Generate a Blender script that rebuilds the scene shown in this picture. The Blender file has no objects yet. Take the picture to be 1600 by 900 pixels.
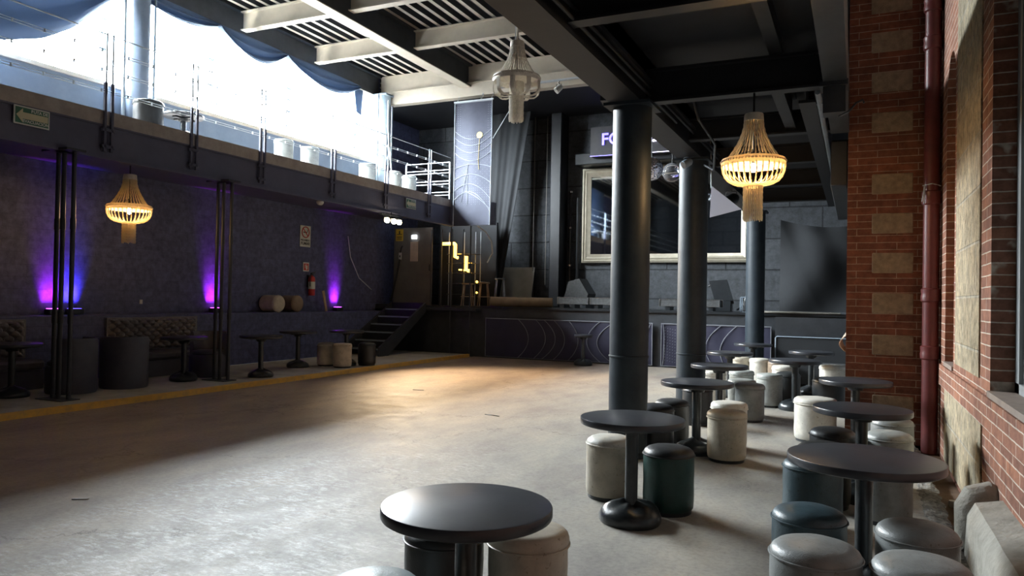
import bpy, math, random
from math import sin, cos, pi, radians, sqrt
from mathutils import Vector, Matrix
random.seed(7)
SC = bpy.context.scene
COL = SC.collection

# ---------------------------------------------------------------- camera
YAW, PIT, ROL, EYE = radians(25.0), radians(.74), radians(1.05), 1.6
F = Vector((-sin(YAW)*cos(PIT), cos(YAW)*cos(PIT), sin(PIT)))
R0 = Vector((cos(YAW), sin(YAW), 0)); U0 = R0.cross(F)
R = R0*cos(ROL)+U0*sin(ROL); U = U0*cos(ROL)-R0*sin(ROL)
cd = bpy.data.cameras.new('camera'); cam = bpy.data.objects.new('camera', cd); COL.objects.link(cam)
cd.sensor_width = 36; cd.lens = 1155/1600*36; cd.clip_start = .05; cd.clip_end = 300
M = Matrix((R, U, -F)).transposed().to_4x4(); M.translation = Vector((0, 0, EYE)); cam.matrix_world = M
SC.camera = cam
# ---------------------------------------------------------------- world, exposure
SC.view_settings.view_transform = 'Standard'; SC.view_settings.look = 'None'
SC.view_settings.gamma = 1; SC.view_settings.use_curve_mapping = False
SC.view_settings.exposure = 0.22
SKY = 145.0
w = bpy.data.worlds.new('sky'); SC.world = w; w.use_nodes = True
bgn = w.node_tree.nodes['Background']; bgn.inputs[0].default_value = (.88, .96, 1.0, 1); bgn.inputs[1].default_value = SKY
SC.cycles.use_denoising = True
SC.cycles.max_bounces = 12; SC.cycles.diffuse_bounces = 9; SC.cycles.glossy_bounces = 4
SC.cycles.sample_clamp_indirect = 40.0
def portal(name, c, sx, sy, n):
    l = bpy.data.lights.new(name, 'AREA'); l.shape = 'RECTANGLE'; l.size = sx; l.size_y = sy
    l.cycles.is_portal = True
    o = bpy.data.objects.new(name, l); COL.objects.link(o); o.location = c
    o.rotation_euler = Vector(n).to_track_quat('-Z', 'Y').to_euler()
    return o
portal('window_portal', (-12.62, 11.1, 6.3), 12.2, 2.0, (1, 0, 0)).rotation_euler = Matrix(((0, 0, -1), (1, 0, 0), (0, -1, 0))).to_euler()

# ---------------------------------------------------------------- materials
MT = {}
def node(nt, typ, **kw):
    n = nt.nodes.new(typ)
    for k, v in kw.items():
        if k[0] == '_': n.inputs[int(k[1:])].default_value = v
        else: setattr(n, k, v)
    return n
def base(name, col=(.5, .5, .5), rough=.5, metal=0, spec=.5):
    m = bpy.data.materials.new(name); m.use_nodes = True; nt = m.node_tree
    b = nt.nodes['Principled BSDF']; b.inputs['Base Color'].default_value = (*col, 1)
    b.inputs['Roughness'].default_value = rough; b.inputs['Metallic'].default_value = metal
    b.inputs['Specular IOR Level'].default_value = spec
    MT[name] = m
    return m, nt, b
def noise(nt, scale, detail=4, rough=.6, vec=None):
    n = node(nt, 'ShaderNodeTexNoise'); n.inputs['Scale'].default_value = scale
    n.inputs['Detail'].default_value = detail; n.inputs['Roughness'].default_value = rough
    if vec is not None: nt.links.new(vec, n.inputs['Vector'])
    return n
def ramp(nt, fac, stops):
    r = node(nt, 'ShaderNodeValToRGB'); e = r.color_ramp.elements
    while len(e) < len(stops): e.new(.5)
    for i, (p, c) in enumerate(stops):
        e[i].position = p; e[i].color = (*c, 1) if len(c) == 3 else c
    nt.links.new(fac, r.inputs[0]); return r
def mixc(nt, fac, a, b, mode='MIX'):
    m = node(nt, 'ShaderNodeMix', data_type='RGBA', blend_type=mode)
    for s, v in ((0, fac), (6, a), (7, b)):
        if isinstance(v, (int, float)): m.inputs[s].default_value = v
        elif isinstance(v, tuple): m.inputs[s].default_value = (*v, 1)
        else: nt.links.new(v, m.inputs[s])
    return m.outputs[2]
def math_(nt, op, a, b=0.0):
    m = node(nt, 'ShaderNodeMath', operation=op)
    for i, v in enumerate((a, b)):
        if isinstance(v, (int, float)): m.inputs[i].default_value = v
        else: nt.links.new(v, m.inputs[i])
    return m.outputs[0]
def bump(nt, b, h, st=.3, dist=.01):
    n = node(nt, 'ShaderNodeBump'); n.inputs['Strength'].default_value = st; n.inputs['Distance'].default_value = dist
    nt.links.new(h, n.inputs['Height']); nt.links.new(n.outputs[0], b.inputs['Normal'])
def gpos(nt):
    return node(nt, 'ShaderNodeNewGeometry').outputs['Position']
def opos(nt):
    return node(nt, 'ShaderNodeTexCoord').outputs['Object']
def mottled(name, c1, c2, rough=.5, scale=6, metal=0, bst=.15, bscale=40, r2=None, glob=False, bdist=.004, spec=.5, lo=.35, hi=.65):
    m, nt, b = base(name, c1, rough, metal, spec)
    p = gpos(nt) if glob else opos(nt)
    n = noise(nt, scale, 5, .65, p); r = ramp(nt, n.outputs[0], [(lo, c1), (hi, c2)])
    nt.links.new(r.outputs[0], b.inputs['Base Color'])
    if r2 is not None:
        q = ramp(nt, n.outputs[0], [(lo, (rough,)*3), (hi, (r2,)*3)]); nt.links.new(q.outputs[0], b.inputs['Roughness'])
    if bst:
        n2 = noise(nt, bscale, 3, .6, p); bump(nt, b, n2.outputs[0], bst, bdist)
    return m
def emit(name, col, st, basecol=(.8, .8, .8)):
    m, nt, b = base(name, basecol, .4)
    b.inputs['Emission Color'].default_value = (*col, 1); b.inputs['Emission Strength'].default_value = st
    return m

def mat_floor():
    m, nt, b = base('worn_concrete', (.3, .28, .25), .5)
    p = gpos(nt)
    big = noise(nt, .55, 4, .6, p); mid = noise(nt, 3.2, 6, .7, p); fine = noise(nt, 26, 6, .75, p)
    sc = node(nt, 'ShaderNodeMapping'); sc.inputs['Scale'].default_value = (1.0, 2.6, 1); sc.inputs['Rotation'].default_value = (0, 0, .35)
    nt.links.new(p, sc.inputs['Vector']); flake = noise(nt, 9, 12, .88, sc.outputs[0])
    c = ramp(nt, mid.outputs[0], [(.25, (.20, .172, .145)), (.5, (.275, .245, .21)), (.75, (.345, .315, .275))])
    c2 = mixc(nt, ramp(nt, big.outputs[0], [(.38, (0, 0, 0)), (.62, (.55,)*3)]).outputs[0], c.outputs[0], (.30, .275, .24))
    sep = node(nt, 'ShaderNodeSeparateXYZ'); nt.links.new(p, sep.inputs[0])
    sx = ramp(nt, math_(nt, 'ADD', math_(nt, 'MULTIPLY', math_(nt, 'ADD', sep.outputs[0], 9.0), .11), math_(nt, 'MULTIPLY', big.outputs[0], .25)), [(.45, (.42, .30, .22)), (.8, (.37, .36, .325))])  # warm bounce near the gallery is put into the brown left side
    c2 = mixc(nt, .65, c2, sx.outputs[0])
    fl = ramp(nt, flake.outputs[0], [(.49, (0, 0, 0)), (.56, (1, 1, 1))])
    # pale flaky patch towards the middle of the hall
    sep = node(nt, 'ShaderNodeSeparateXYZ'); nt.links.new(p, sep.inputs[0])
    dx = math_(nt, 'MULTIPLY', math_(nt, 'ADD', sep.outputs[0], 3.7), .42)
    dy = math_(nt, 'MULTIPLY', math_(nt, 'ADD', sep.outputs[1], -4.2), .22)
    d = math_(nt, 'SQRT', math_(nt, 'ADD', math_(nt, 'MULTIPLY', dx, dx), math_(nt, 'MULTIPLY', dy, dy)))
    dn = math_(nt, 'ADD', d, math_(nt, 'MULTIPLY', big.outputs[0], .6))
    str_ = node(nt, 'ShaderNodeMapping'); str_.inputs['Scale'].default_value = (.8, .35, 1); str_.inputs['Rotation'].default_value = (0, 0, .5); nt.links.new(p, str_.inputs['Vector'])
    sn = noise(nt, 1.5, 7, .7, str_.outputs[0]); c2 = mixc(nt, 1.0, c2, ramp(nt, sn.outputs[0], [(.3, (.62, .60, .66)), (.5, (.95, .95, .95)), (.7, (1.25, 1.2, 1.12))]).outputs[0], 'MULTIPLY')
    clump = ramp(nt, noise(nt, 2.3, 6, .75, p).outputs[0], [(.42, (.15,)*3), (.56, (1, 1, 1))])
    patch = ramp(nt, dn, [(.75, (1, 1, 1)), (1.15, (0, 0, 0))])
    pm = math_(nt, 'MULTIPLY', math_(nt, 'MULTIPLY', fl.outputs[0], clump.outputs[0]), patch.outputs[0])
    c3 = mixc(nt, math_(nt, 'MULTIPLY', pm, .85), c2, (.56, .55, .53))
    dk = ramp(nt, fine.outputs[0], [(.3, (.72, .72, .72)), (.55, (1, 1, 1))])
    c4 = mixc(nt, 1.0, c3, dk.outputs[0], 'MULTIPLY')
    # cracks
    wv = node(nt, 'ShaderNodeVectorMath', operation='ADD'); nd = noise(nt, 1.6, 6, .7, p)
    sv = node(nt, 'ShaderNodeVectorMath', operation='SCALE'); sv.inputs['Scale'].default_value = 1.1
    nt.links.new(nd.outputs['Color'], sv.inputs[0]); nt.links.new(p, wv.inputs[0]); nt.links.new(sv.outputs[0], wv.inputs[1])
    vo = node(nt, 'ShaderNodeTexVoronoi', feature='DISTANCE_TO_EDGE'); vo.inputs['Scale'].default_value = .42
    nt.links.new(wv.outputs[0], vo.inputs['Vector'])
    cr = ramp(nt, vo.outputs['Distance'], [(.0, (.0,)*3), (.007, (1, 1, 1))])
    ms = noise(nt, .9, 2, .5, p); mk = ramp(nt, ms.outputs[0], [(.42, (1, 1, 1)), (.56, (0, 0, 0))])
    crm = mixc(nt, mk.outputs[0], cr.outputs[0], (1, 1, 1))
    c5 = mixc(nt, 1.0, c4, mixc(nt, .55, (1, 1, 1), crm), 'MULTIPLY')
    nt.links.new(c5, b.inputs['Base Color'])
    rr = ramp(nt, mid.outputs[0], [(.3, (.50,)*3), (.7, (.68,)*3)])
    nt.links.new(mixc(nt, pm, rr.outputs[0], (.50, .50, .50)), b.inputs['Roughness'])
    h = math_(nt, 'ADD', math_(nt, 'MULTIPLY', fine.outputs[0], .5), math_(nt, 'MULTIPLY', flake.outputs[0], .8))
    h2 = math_(nt, 'ADD', h, math_(nt, 'MULTIPLY', crm, .6)) if False else h
    bump(nt, b, h2, .35, .005)
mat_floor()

def mat_brick(name, axis, c1, c2, mortar, bw=.26, bh=.083, ms=.006, rough=.85, bst=.6, rot=False, dist=.01, streak=False):
    m, nt, b = base(name, c1, rough, spec=.25)
    p = gpos(nt); sep = node(nt, 'ShaderNodeSeparateXYZ'); nt.links.new(p, sep.inputs[0])
    cb = node(nt, 'ShaderNodeCombineXYZ'); nt.links.new(sep.outputs['XYZ'.index(axis)], cb.inputs[0]); nt.links.new(sep.outputs[2], cb.inputs[1])
    wn = noise(nt, 5, 3, .6, p); wadd = node(nt, 'ShaderNodeVectorMath', operation='ADD')
    ws = node(nt, 'ShaderNodeVectorMath', operation='SCALE'); ws.inputs['Scale'].default_value = .012
    nt.links.new(wn.outputs['Color'], ws.inputs[0]); nt.links.new(cb.outputs[0], wadd.inputs[0]); nt.links.new(ws.outputs[0], wadd.inputs[1])
    t = node(nt, 'ShaderNodeTexBrick'); t.inputs['Scale'].default_value = 1
    t.inputs['Brick Width'].default_value = bw; t.inputs['Row Height'].default_value = bh
    t.inputs['Mortar Size'].default_value = ms; t.inputs['Mortar Smooth'].default_value = .3
    t.inputs['Color1'].default_value = (*c1, 1); t.inputs['Color2'].default_value = (*c2, 1); t.inputs['Mortar'].default_value = (*mortar, 1)
    nt.links.new(wadd.outputs[0], t.inputs['Vector'])
    n = noise(nt, 9, 6, .7, p); v = ramp(nt, n.outputs[0], [(.3, (.55,)*3), (.65, (1.1,)*3)])
    c = mixc(nt, 1, t.outputs['Color'], v.outputs[0], 'MULTIPLY')
    nt.links.new(c, b.inputs['Base Color'])
    if streak:
        mq = node(nt, 'ShaderNodeMapping'); mq.inputs['Scale'].default_value = (1, 1, .35); nt.links.new(p, mq.inputs['Vector'])
        pit = ramp(nt, noise(nt, 26, 6, .8, mq.outputs[0]).outputs[0], [(.36, (.30, .25, .18)), (.45, (.85, .82, .76)), (.62, (1.1, 1.08, 1.0))])
        nt.links.new(mixc(nt, 1, c, pit.outputs[0], 'MULTIPLY'), b.inputs['Base Color'])
        mp = node(nt, 'ShaderNodeMapping'); mp.inputs['Scale'].default_value = (1, 1, .16); nt.links.new(p, mp.inputs['Vector'])
        n3 = noise(nt, 42, 5, .8, mp.outputs[0])
    else: n3 = noise(nt, 60, 4, .7, p)
    h = math_(nt, 'ADD', math_(nt, 'MULTIPLY', t.outputs['Fac'], -1.0), math_(nt, 'MULTIPLY', n3.outputs[0], 1.6 if streak else .7))
    bump(nt, b, h, bst, dist)
mat_brick('red_brick', 'X', (.20, .072, .042), (.135, .054, .034), (.32, .245, .18), bw=.42, ms=.0045)
mat_brick('red_brick_side', 'Y', (.33, .15, .095), (.22, .105, .075), (.58, .50, .42), bw=.42, ms=.0055)
mat_brick('cut_stone', 'Y', (.86, .76, .58), (.74, .64, .48), (.85, .8, .7), bw=.5, bh=.42, ms=.012, bst=1.0, dist=.035, streak=True)
mat_brick('block_wall', 'X', (.085, .093, .105), (.065, .072, .082), (.03, .033, .038), bw=1.6, bh=.82, ms=.02, rough=.55, bst=.7, dist=.03)
mat_brick('left_wall_hazy_paint', 'Y', (.11, .125, .24), (.095, .107, .205), (.085, .097, .185), bw=.4, bh=.2, ms=.006, rough=.6, bst=.35)  # bluish lens haze is mixed into this dark wall paint
mottled('stone_block', (.26, .20, .13), (.17, .125, .08), .9, 14, bst=.8, bscale=60, glob=True, bdist=.01)
mottled('gallery_paint', (.17, .22, .30), (.14, .185, .26), .6, 3, glob=True)
mottled('fascia_hazy_paint', (.10, .105, .16), (.085, .088, .135), .5, 3, glob=True, bst=.1)  # blue lift of the lens flare is put into the beam paint
mottled('deck_edge', (.40, .36, .33), (.30, .27, .245), .8, 5, glob=True)
mottled('ceiling_steel', (.009, .011, .015), (.014, .016, .021), .5, 4, glob=True, bst=.1)
mottled('walkway_concrete', (.52, .50, .44), (.38, .36, .31), .8, 2.5, glob=True, bst=.3)
mottled('black_ceiling', (.008, .010, .015), (.012, .014, .020), .7, 3, glob=True)
mottled('dark_steel', (.030, .034, .040), (.045, .050, .058), .42, 4, glob=True, bst=.1, bscale=12)
mottled('column_paint', (.018, .027, .036), (.028, .039, .049), .5, 5, glob=True, bst=.25, bscale=9, bdist=.01, spec=.35)
mottled('cream_steel', (.60, .55, .47), (.52, .48, .41), .55, 2.5, glob=True, bst=.1, bscale=8)
mottled('roof_sheet', (.55, .51, .45), (.45, .42, .37), .5, 4, glob=True, bst=.05)
mottled('grey_post', (.28, .35, .42), (.22, .28, .35), .45, 5, bst=.1)
mottled('rail_metal', (.55, .60, .64), (.45, .5, .55), .45, 5, metal=.1, bst=.0)
mottled('yellow_line', (.85, .50, .09), (.62, .38, .12), .7, 9, glob=True, bst=.2, lo=.4, hi=.7)
mottled('red_pipe', (.16, .038, .036), (.11, .03, .03), .4, 7, glob=True, bst=.15)
mottled('curb_concrete', (.22, .21, .18), (.33, .31, .27), .85, 6, glob=True, bst=.7, bscale=25, bdist=.015)
mottled('gutter_earth', (.16, .10, .06), (.11, .07, .045), .9, 4, glob=True, bst=.4, bdist=.02)
mottled('rubble', (.30, .29, .26), (.09, .085, .08), .9, 22, glob=True, bst=1, bscale=30, bdist=.03)
mottled('tabletop_black', (.020, .023, .030), (.060, .064, .074), .27, 5, r2=.37, bst=.12, bscale=14, lo=.2, hi=.95)
mottled('cast_black', (.018, .022, .025), (.03, .036, .04), .28, 8, bst=.4, bscale=9, bdist=.015)
mottled('gloss_black', (.012, .015, .018), (.02, .023, .027), .35, 6, bst=.05)
def leather(name, c, rough=.42):
    m, nt, b = base(name, c, rough)
    p = opos(nt); n = noise(nt, 7, 5, .65, p)
    c2 = tuple(x*.72 for x in c); r = ramp(nt, n.outputs[0], [(.32, c2), (.6, c)])
    sp = noise(nt, 34, 3, .7, p); st = ramp(nt, sp.outputs[0], [(.28, (.55, .5, .42)), (.38, (1, 1, 1))])
    nt.links.new(mixc(nt, 1, r.outputs[0], st.outputs[0], 'MULTIPLY'), b.inputs['Base Color'])
    vo = node(nt, 'ShaderNodeTexVoronoi'); vo.inputs['Scale'].default_value = 160; nt.links.new(p, vo.inputs['Vector'])
    wr = noise(nt, 5, 3, .5, p)
    bump(nt, b, math_(nt, 'ADD', math_(nt, 'MULTIPLY', vo.outputs['Distance'], .22), math_(nt, 'MULTIPLY', wr.outputs[0], 3.0)), .35, .008)
    return m
LC = dict(cream=(.52, .47, .38), white=(.66, .64, .58), grey=(.22, .235, .235), lightgrey=(.36, .385, .375),
          bluegrey=(.035, .065, .08), green=(.012, .05, .042), black=(.016, .019, .022), charcoal=(.035, .037, .037), tan=(.24, .18, .13), bluelight=(.25, .31, .33))
for k, v in LC.items(): leather('leather_'+k, v)
mottled('lounge_black', (.07, .07, .09), (.09, .09, .11), .5, 5, bst=.2)
mottled('beads', (.80, .75, .66), (.64, .59, .50), .6, 30, bst=.5, bscale=160, bdist=.006)
m = MT['beads']; b = m.node_tree.nodes['Principled BSDF']; b.inputs['Subsurface Weight'].default_value = 0
emit('bulb_glow', (1, .62, .25), 60)
emit('flood_glow', (1, .80, .5), 60)
emit('neon_yellow', (1, .50, .06), 7)
emit('blue_led', (.12, .08, 1), 2.5)
emit('white_led', (.75, .72, 1), 3.0)
emit('magenta_led', (.55, .05, 1), 9)
emit('exit_glow', (.85, .9, 1), 3)
mottled('banner_cloth', (.048, .054, .085), (.034, .04, .066), .75, 2, bst=.2, bscale=3, bdist=.05)
mottled('dark_banner', (.022, .022, .048), (.03, .03, .06), .55, 2, bst=.2, bscale=4, bdist=.03)
mottled('print_white', (.30, .33, .38), (.25, .28, .33), .6, 2, bst=0)
mottled('print_dim', (.16, .17, .20), (.24, .25, .28), .6, 2, bst=0)
mottled('gold_mark', (.6, .45, .14), (.5, .38, .1), .6, 2, bst=0)
mottled('black_drape', (.03, .033, .037), (.024, .026, .03), .95, 2, bst=.1)
def cloth_trans(name, c, t):
    m, nt, b = base(name, c, .8)
    tr = node(nt, 'ShaderNodeBsdfTranslucent'); tr.inputs[0].default_value = (*c, 1)
    mx = node(nt, 'ShaderNodeMixShader'); mx.inputs[0].default_value = t
    nt.links.new(b.outputs[0], mx.inputs[1]); nt.links.new(tr.outputs[0], mx.inputs[2])
    nt.links.new(mx.outputs[0], nt.nodes['Material Output'].inputs['Surface'])
cloth_trans('swag_cloth', (.10, .14, .21), .25)  # blue grey of the lens veil is put into the cloth colour
cloth_trans('lit_beads', (.68, .62, .50), .4)
cloth_trans('white_cloth', (.62, .62, .70), .3)
base('mirror_glass', (.55, .6, .66), .03, 1.0)
mottled('silver_frame', (.50, .46, .37), (.40, .36, .28), .4, 6, metal=.35, bst=.2)
mottled('sign_white', (.62, .66, .62), (.55, .58, .55), .5, 4, bst=0)
mottled('sign_cream', (.62, .60, .40), (.56, .54, .36), .5, 4, bst=0)
mottled('sign_green', (.05, .17, .11), (.04, .14, .09), .5, 4, bst=0)
mottled('sign_red', (.5, .04, .04), (.4, .03, .03), .45, 4, bst=0)
mottled('sign_black', (.02, .02, .02), (.03, .03, .03), .5, 4, bst=0)
mottled('sign_yellow', (.72, .46, .03), (.62, .40, .03), .5, 4, bst=0)
mottled('paper', (.62, .50, .38), (.52, .42, .32), .8, 6, bst=0)
mottled('grey_board', (.17, .16, .14), (.135, .127, .115), .65, 3, bst=.1)
mottled('sign_box_grey', (.085, .085, .092), (.07, .07, .078), .6, 3, bst=.05)
mottled('cardboard', (.40, .28, .17), (.30, .21, .13), .8, 4, bst=.2)
mottled('road_case', (.05, .053, .056), (.10, .105, .11), .55, 18, bst=.4, lo=.45, hi=.75)
mottled('chrome', (.5, .5, .5), (.45, .45, .45), .25, 4, metal=.9, bst=0)
mottled('white_plastic', (.62, .62, .60), (.55, .55, .53), .4, 5, bst=0)
mottled('pale_wood', (.46, .33, .20), (.36, .25, .15), .6, 9, bst=.2)
mottled('neighbour_wall', (.010, .0072, .0045), (.0085, .006, .004), .9, 1, glob=True, bst=0)
mottled('window_frame_paint', (.30, .32, .33), (.24, .26, .27), .5, 4, glob=True, bst=0)
mottled('tile_dusty', (.25, .20, .165), (.18, .14, .12), .8, 6, glob=True, bst=.3)
m, nt, b = base('clear_globe', (.9, .9, .95), .03); b.inputs['Transmission Weight'].default_value = .9; b.inputs['IOR'].default_value = 1.2
m, nt, b = base('mirror_tiles', (.7, .7, .8), .08, 1.0)
p = opos(nt); vo = node(nt, 'ShaderNodeTexVoronoi'); vo.inputs['Scale'].default_value = 28; nt.links.new(p, vo.inputs['Vector']); bump(nt, b, vo.outputs['Distance'], .8, .02)
m, nt, b = base('window_glass', (.9, .95, .95), .02); b.inputs['Transmission Weight'].default_value = 1; b.inputs['IOR'].default_value = 1.05
mottled('light_stop_grey', (.20, .21, .21), (.15, .16, .16), .6, 3, glob=True, bst=.1)

# ---------------------------------------------------------------- mesh builder
class MB:
    def __init__(s): s.v = []; s.f = []; s.m = []; s.sm = []
    def add(s, vs, fs, smooth=False, mi=0):
        o = len(s.v); s.v += [tuple(v) for v in vs]
        for f in fs: s.f.append([i+o for i in f]); s.m.append(mi); s.sm.append(smooth)
        return s
    def box(s, x0, x1, y0, y1, z0, z1, mi=0, bev=0):
        if bev:
            b = min(bev, (x1-x0)/2.01, (y1-y0)/2.01, (z1-z0)/2.01); vs = []; idx = {}
            for sx in (0, 1):
                for sy in (0, 1):
                    for sz in (0, 1):
                        X = x1 if sx else x0; Y = y1 if sy else y0; Z = z1 if sz else z0
                        dx, dy, dz = (-b if sx else b), (-b if sy else b), (-b if sz else b)
                        for a, q in enumerate(((X, Y+dy, Z+dz), (X+dx, Y, Z+dz), (X+dx, Y+dy, Z))):
                            idx[(sx, sy, sz, a)] = len(vs); vs.append(q)
            fs = []
            for a in range(3):
                for sd in (0, 1):
                    o1, o2 = [k for k in range(3) if k != a]
                    q = []
                    for (p, r) in ((0, 0), (1, 0), (1, 1), (0, 1)):
                        c = [0, 0, 0]; c[a] = sd; c[o1] = p; c[o2] = r; q.append(idx[(*c, a)])
                    fs.append(q)
            for a in range(3):
                o1, o2 = [k for k in range(3) if k != a]
                for p in (0, 1):
                    for r in (0, 1):
                        c0 = [0, 0, 0]; c0[o1] = p; c0[o2] = r; c1 = list(c0); c1[a] = 1
                        fs.append([idx[(*c0, o1)], idx[(*c1, o1)], idx[(*c1, o2)], idx[(*c0, o2)]])
            for c in [(i, j, k) for i in (0, 1) for j in (0, 1) for k in (0, 1)]:
                fs.append([idx[(*c, 0)], idx[(*c, 1)], idx[(*c, 2)]])
            return s.add(vs, fs, False, mi)
        vs = [(x, y, z) for z in (z0, z1) for y in (y0, y1) for x in (x0, x1)]
        return s.add(vs, [(0, 2, 3, 1), (4, 5, 7, 6), (0, 1, 5, 4), (2, 6, 7, 3), (0, 4, 6, 2), (1, 3, 7, 5)], False, mi)
    def obox(s, c, ax, ay, az, mi=0):     # oriented box: centre + three half-axis vectors
        c = Vector(c); ax, ay, az = Vector(ax), Vector(ay), Vector(az)
        vs = [c+ax*i+ay*j+az*k for k in (-1, 1) for j in (-1, 1) for i in (-1, 1)]
        return s.add(vs, [(0, 2, 3, 1), (4, 5, 7, 6), (0, 1, 5, 4), (2, 6, 7, 3), (0, 4, 6, 2), (1, 3, 7, 5)], False, mi)
    def lathe(s, prof, c=(0, 0, 0), n=32, mi=0, smooth=True, a0=0, a1=2*pi, axis='Z', rx=1, ry=1):
        full = abs(a1-a0-2*pi) < 1e-6; k = n if full else n+1; vs = []; fs = []
        for (r, z) in prof:
            for i in range(k):
                a = a0+(a1-a0)*i/n; x, y = r*cos(a)*rx, r*sin(a)*ry
                q = (x, y, z) if axis == 'Z' else ((z, x, y) if axis == 'X' else (y, z, x))
                vs.append((q[0]+c[0], q[1]+c[1], q[2]+c[2]))
        for j in range(len(prof)-1):
            for i in range(n):
                i2 = (i+1) % k if full else i+1
                fs.append((j*k+i, j*k+i2, (j+1)*k+i2, (j+1)*k+i))
        if full:
            if prof[0][0] > 1e-5: fs.append(tuple(range(k))[::-1])
            if prof[-1][0] > 1e-5: fs.append(tuple((len(prof)-1)*k+i for i in range(k)))
        return s.add(vs, fs, smooth, mi)
    def tube(s, pts, r, n=8, mi=0, closed=False, caps=True):
        pts = [Vector(p) for p in pts]; vs = []; fs = []; N = len(pts)
        rr = r if isinstance(r, (list, tuple)) else [r]*N
        up = None
        for i, p in enumerate(pts):
            if closed: t = pts[(i+1) % N]-pts[i-1]
            else: t = pts[min(i+1, N-1)]-pts[max(i-1, 0)]
            t.normalize()
            if up is None:
                up = Vector((0, 0, 1)) if abs(t.z) < .9 else Vector((1, 0, 0))
            a = (up-t*up.dot(t)).normalized(); up = a; b = t.cross(a)
            for k in range(n):
                q = 2*pi*k/n; vs.append(p+(a*cos(q)+b*sin(q))*rr[i])
        for i in range(N if closed else N-1):
            j = (i+1) % N
            for k in range(n): fs.append((i*n+k, i*n+(k+1) % n, j*n+(k+1) % n, j*n+k))
        if caps and not closed: fs += [tuple(range(n))[::-1], tuple((N-1)*n+k for k in range(n))]
        return s.add(vs, fs, True, mi)
    def ball(s, c, r, n=16, mi=0, rz=None):
        rz = rz or r; m_ = n//2
        return s.lathe([(max(1e-6, r*sin(pi*i/m_)), -rz*cos(pi*i/m_)) for i in range(m_+1)], c, n, mi)
    def grid(s, fn, nu, nv, mi=0, smooth=True, thick=0):
        vs = [Vector(fn(i/nu, j/nv)) for j in range(nv+1) for i in range(nu+1)]
        fs = [(j*(nu+1)+i, j*(nu+1)+i+1, (j+1)*(nu+1)+i+1, (j+1)*(nu+1)+i) for j in range(nv) for i in range(nu)]
        if thick:
            off = Vector(thick); k = len(vs); vs += [v+off for v in vs]; fs += [tuple(i+k for i in f)[::-1] for f in fs]
            W = nu+1
            rim = [i for i in range(nu)]
            for i in range(nu): fs += [(i+1, i, i+k, i+1+k), (nv*W+i, nv*W+i+1, nv*W+i+1+k, nv*W+i+k)]
            for j in range(nv): fs += [(j*W, (j+1)*W, (j+1)*W+k, j*W+k), ((j+1)*W+nu, j*W+nu, j*W+nu+k, (j+1)*W+nu+k)]
        return s.add(vs, fs, smooth, mi)
    def prism(s, poly, axis, a, b, mi=0):   # polygon in the plane across axis, extruded a..b
        def q(u, v, t): return {'X': (t, u, v), 'Y': (u, t, v), 'Z': (u, v, t)}[axis]
        n = len(poly); vs = [q(u, v, a) for u, v in poly]+[q(u, v, b) for u, v in poly]
        fs = [tuple(range(n))[::-1], tuple(range(n, 2*n))]+[(i, (i+1) % n, (i+1) % n+n, i+n) for i in range(n)]
        return s.add(vs, fs, False, mi)
    def build(s, name, mats, parent=None, loc=None, rz=0):
        me = bpy.data.meshes.new(name); me.from_pydata(s.v, [], s.f); me.validate()
        if not isinstance(mats, (list, tuple)): mats = [mats]
        for m_ in mats: me.materials.append(MT[m_])
        for p, mi, sm in zip(me.polygons, s.m, s.sm): p.material_index = mi; p.use_smooth = sm
        import bmesh
        bm = bmesh.new(); bm.from_mesh(me); bmesh.ops.recalc_face_normals(bm, faces=bm.faces); bm.to_mesh(me); bm.free()
        me.set_sharp_from_angle(angle=radians(38))
        o = bpy.data.objects.new(name, me); COL.objects.link(o)
        if parent is not None: o.parent = parent
        if loc is not None: o.location = loc
        o.rotation_euler.z = rz
        return o
def tag(o, label=None, cat=None, group=None, kind=None):
    if label: o['label'] = label
    if cat: o['category'] = cat
    if group: o['group'] = group
    if kind: o['kind'] = kind
    return o
def thing(name, label, cat, loc=(0, 0, 0), rz=0, group=None):
    o = bpy.data.objects.new(name, None); COL.objects.link(o); o.empty_display_size = .1
    o.location = loc; o.rotation_euler.z = rz
    return tag(o, label, cat, group)
def kids(o): return [c for c in COL.objects if c.parent == o]
def dup(root, loc, rz=0, label=None, group=None):
    r = root.copy(); COL.objects.link(r); r.location = loc; r.rotation_euler.z = rz
    if label: r['label'] = label
    if group: r['group'] = group
    def rec(a, bb):
        for ch in kids(a):
            c = ch.copy(); COL.objects.link(c); c.parent = bb; rec(ch, c)
    rec(root, r)
    return r
def struct(name, mb, mat, label=None):
    o = mb.build(name, mat); o['kind'] = 'structure'
    if label: o['label'] = label
    return o
STROKES = {}
def text_mesh(txt, size, depth, name, mat, parent, loc, rot, bold=0.0, align='CENTER'):
    cu = bpy.data.curves.new(name, 'FONT'); cu.body = txt; cu.size = size; cu.extrude = depth; cu.align_x = align; cu.align_y = 'CENTER'; cu.offset = bold
    t = bpy.data.objects.new(name+'_tmp', cu); COL.objects.link(t)
    dg = bpy.context.evaluated_depsgraph_get(); me = bpy.data.meshes.new_from_object(t.evaluated_get(dg))
    bpy.data.objects.remove(t); bpy.data.curves.remove(cu)
    me.materials.clear(); me.materials.append(MT[mat]); me.name = name
    o = bpy.data.objects.new(name, me); COL.objects.link(o); o.parent = parent; o.location = loc; o.rotation_euler = rot
    return o

# ================================================================ STRUCTURE
XL, XR, YB, YF, ZR = -12.3, .85, 20.5, -4.0, 7.75
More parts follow.
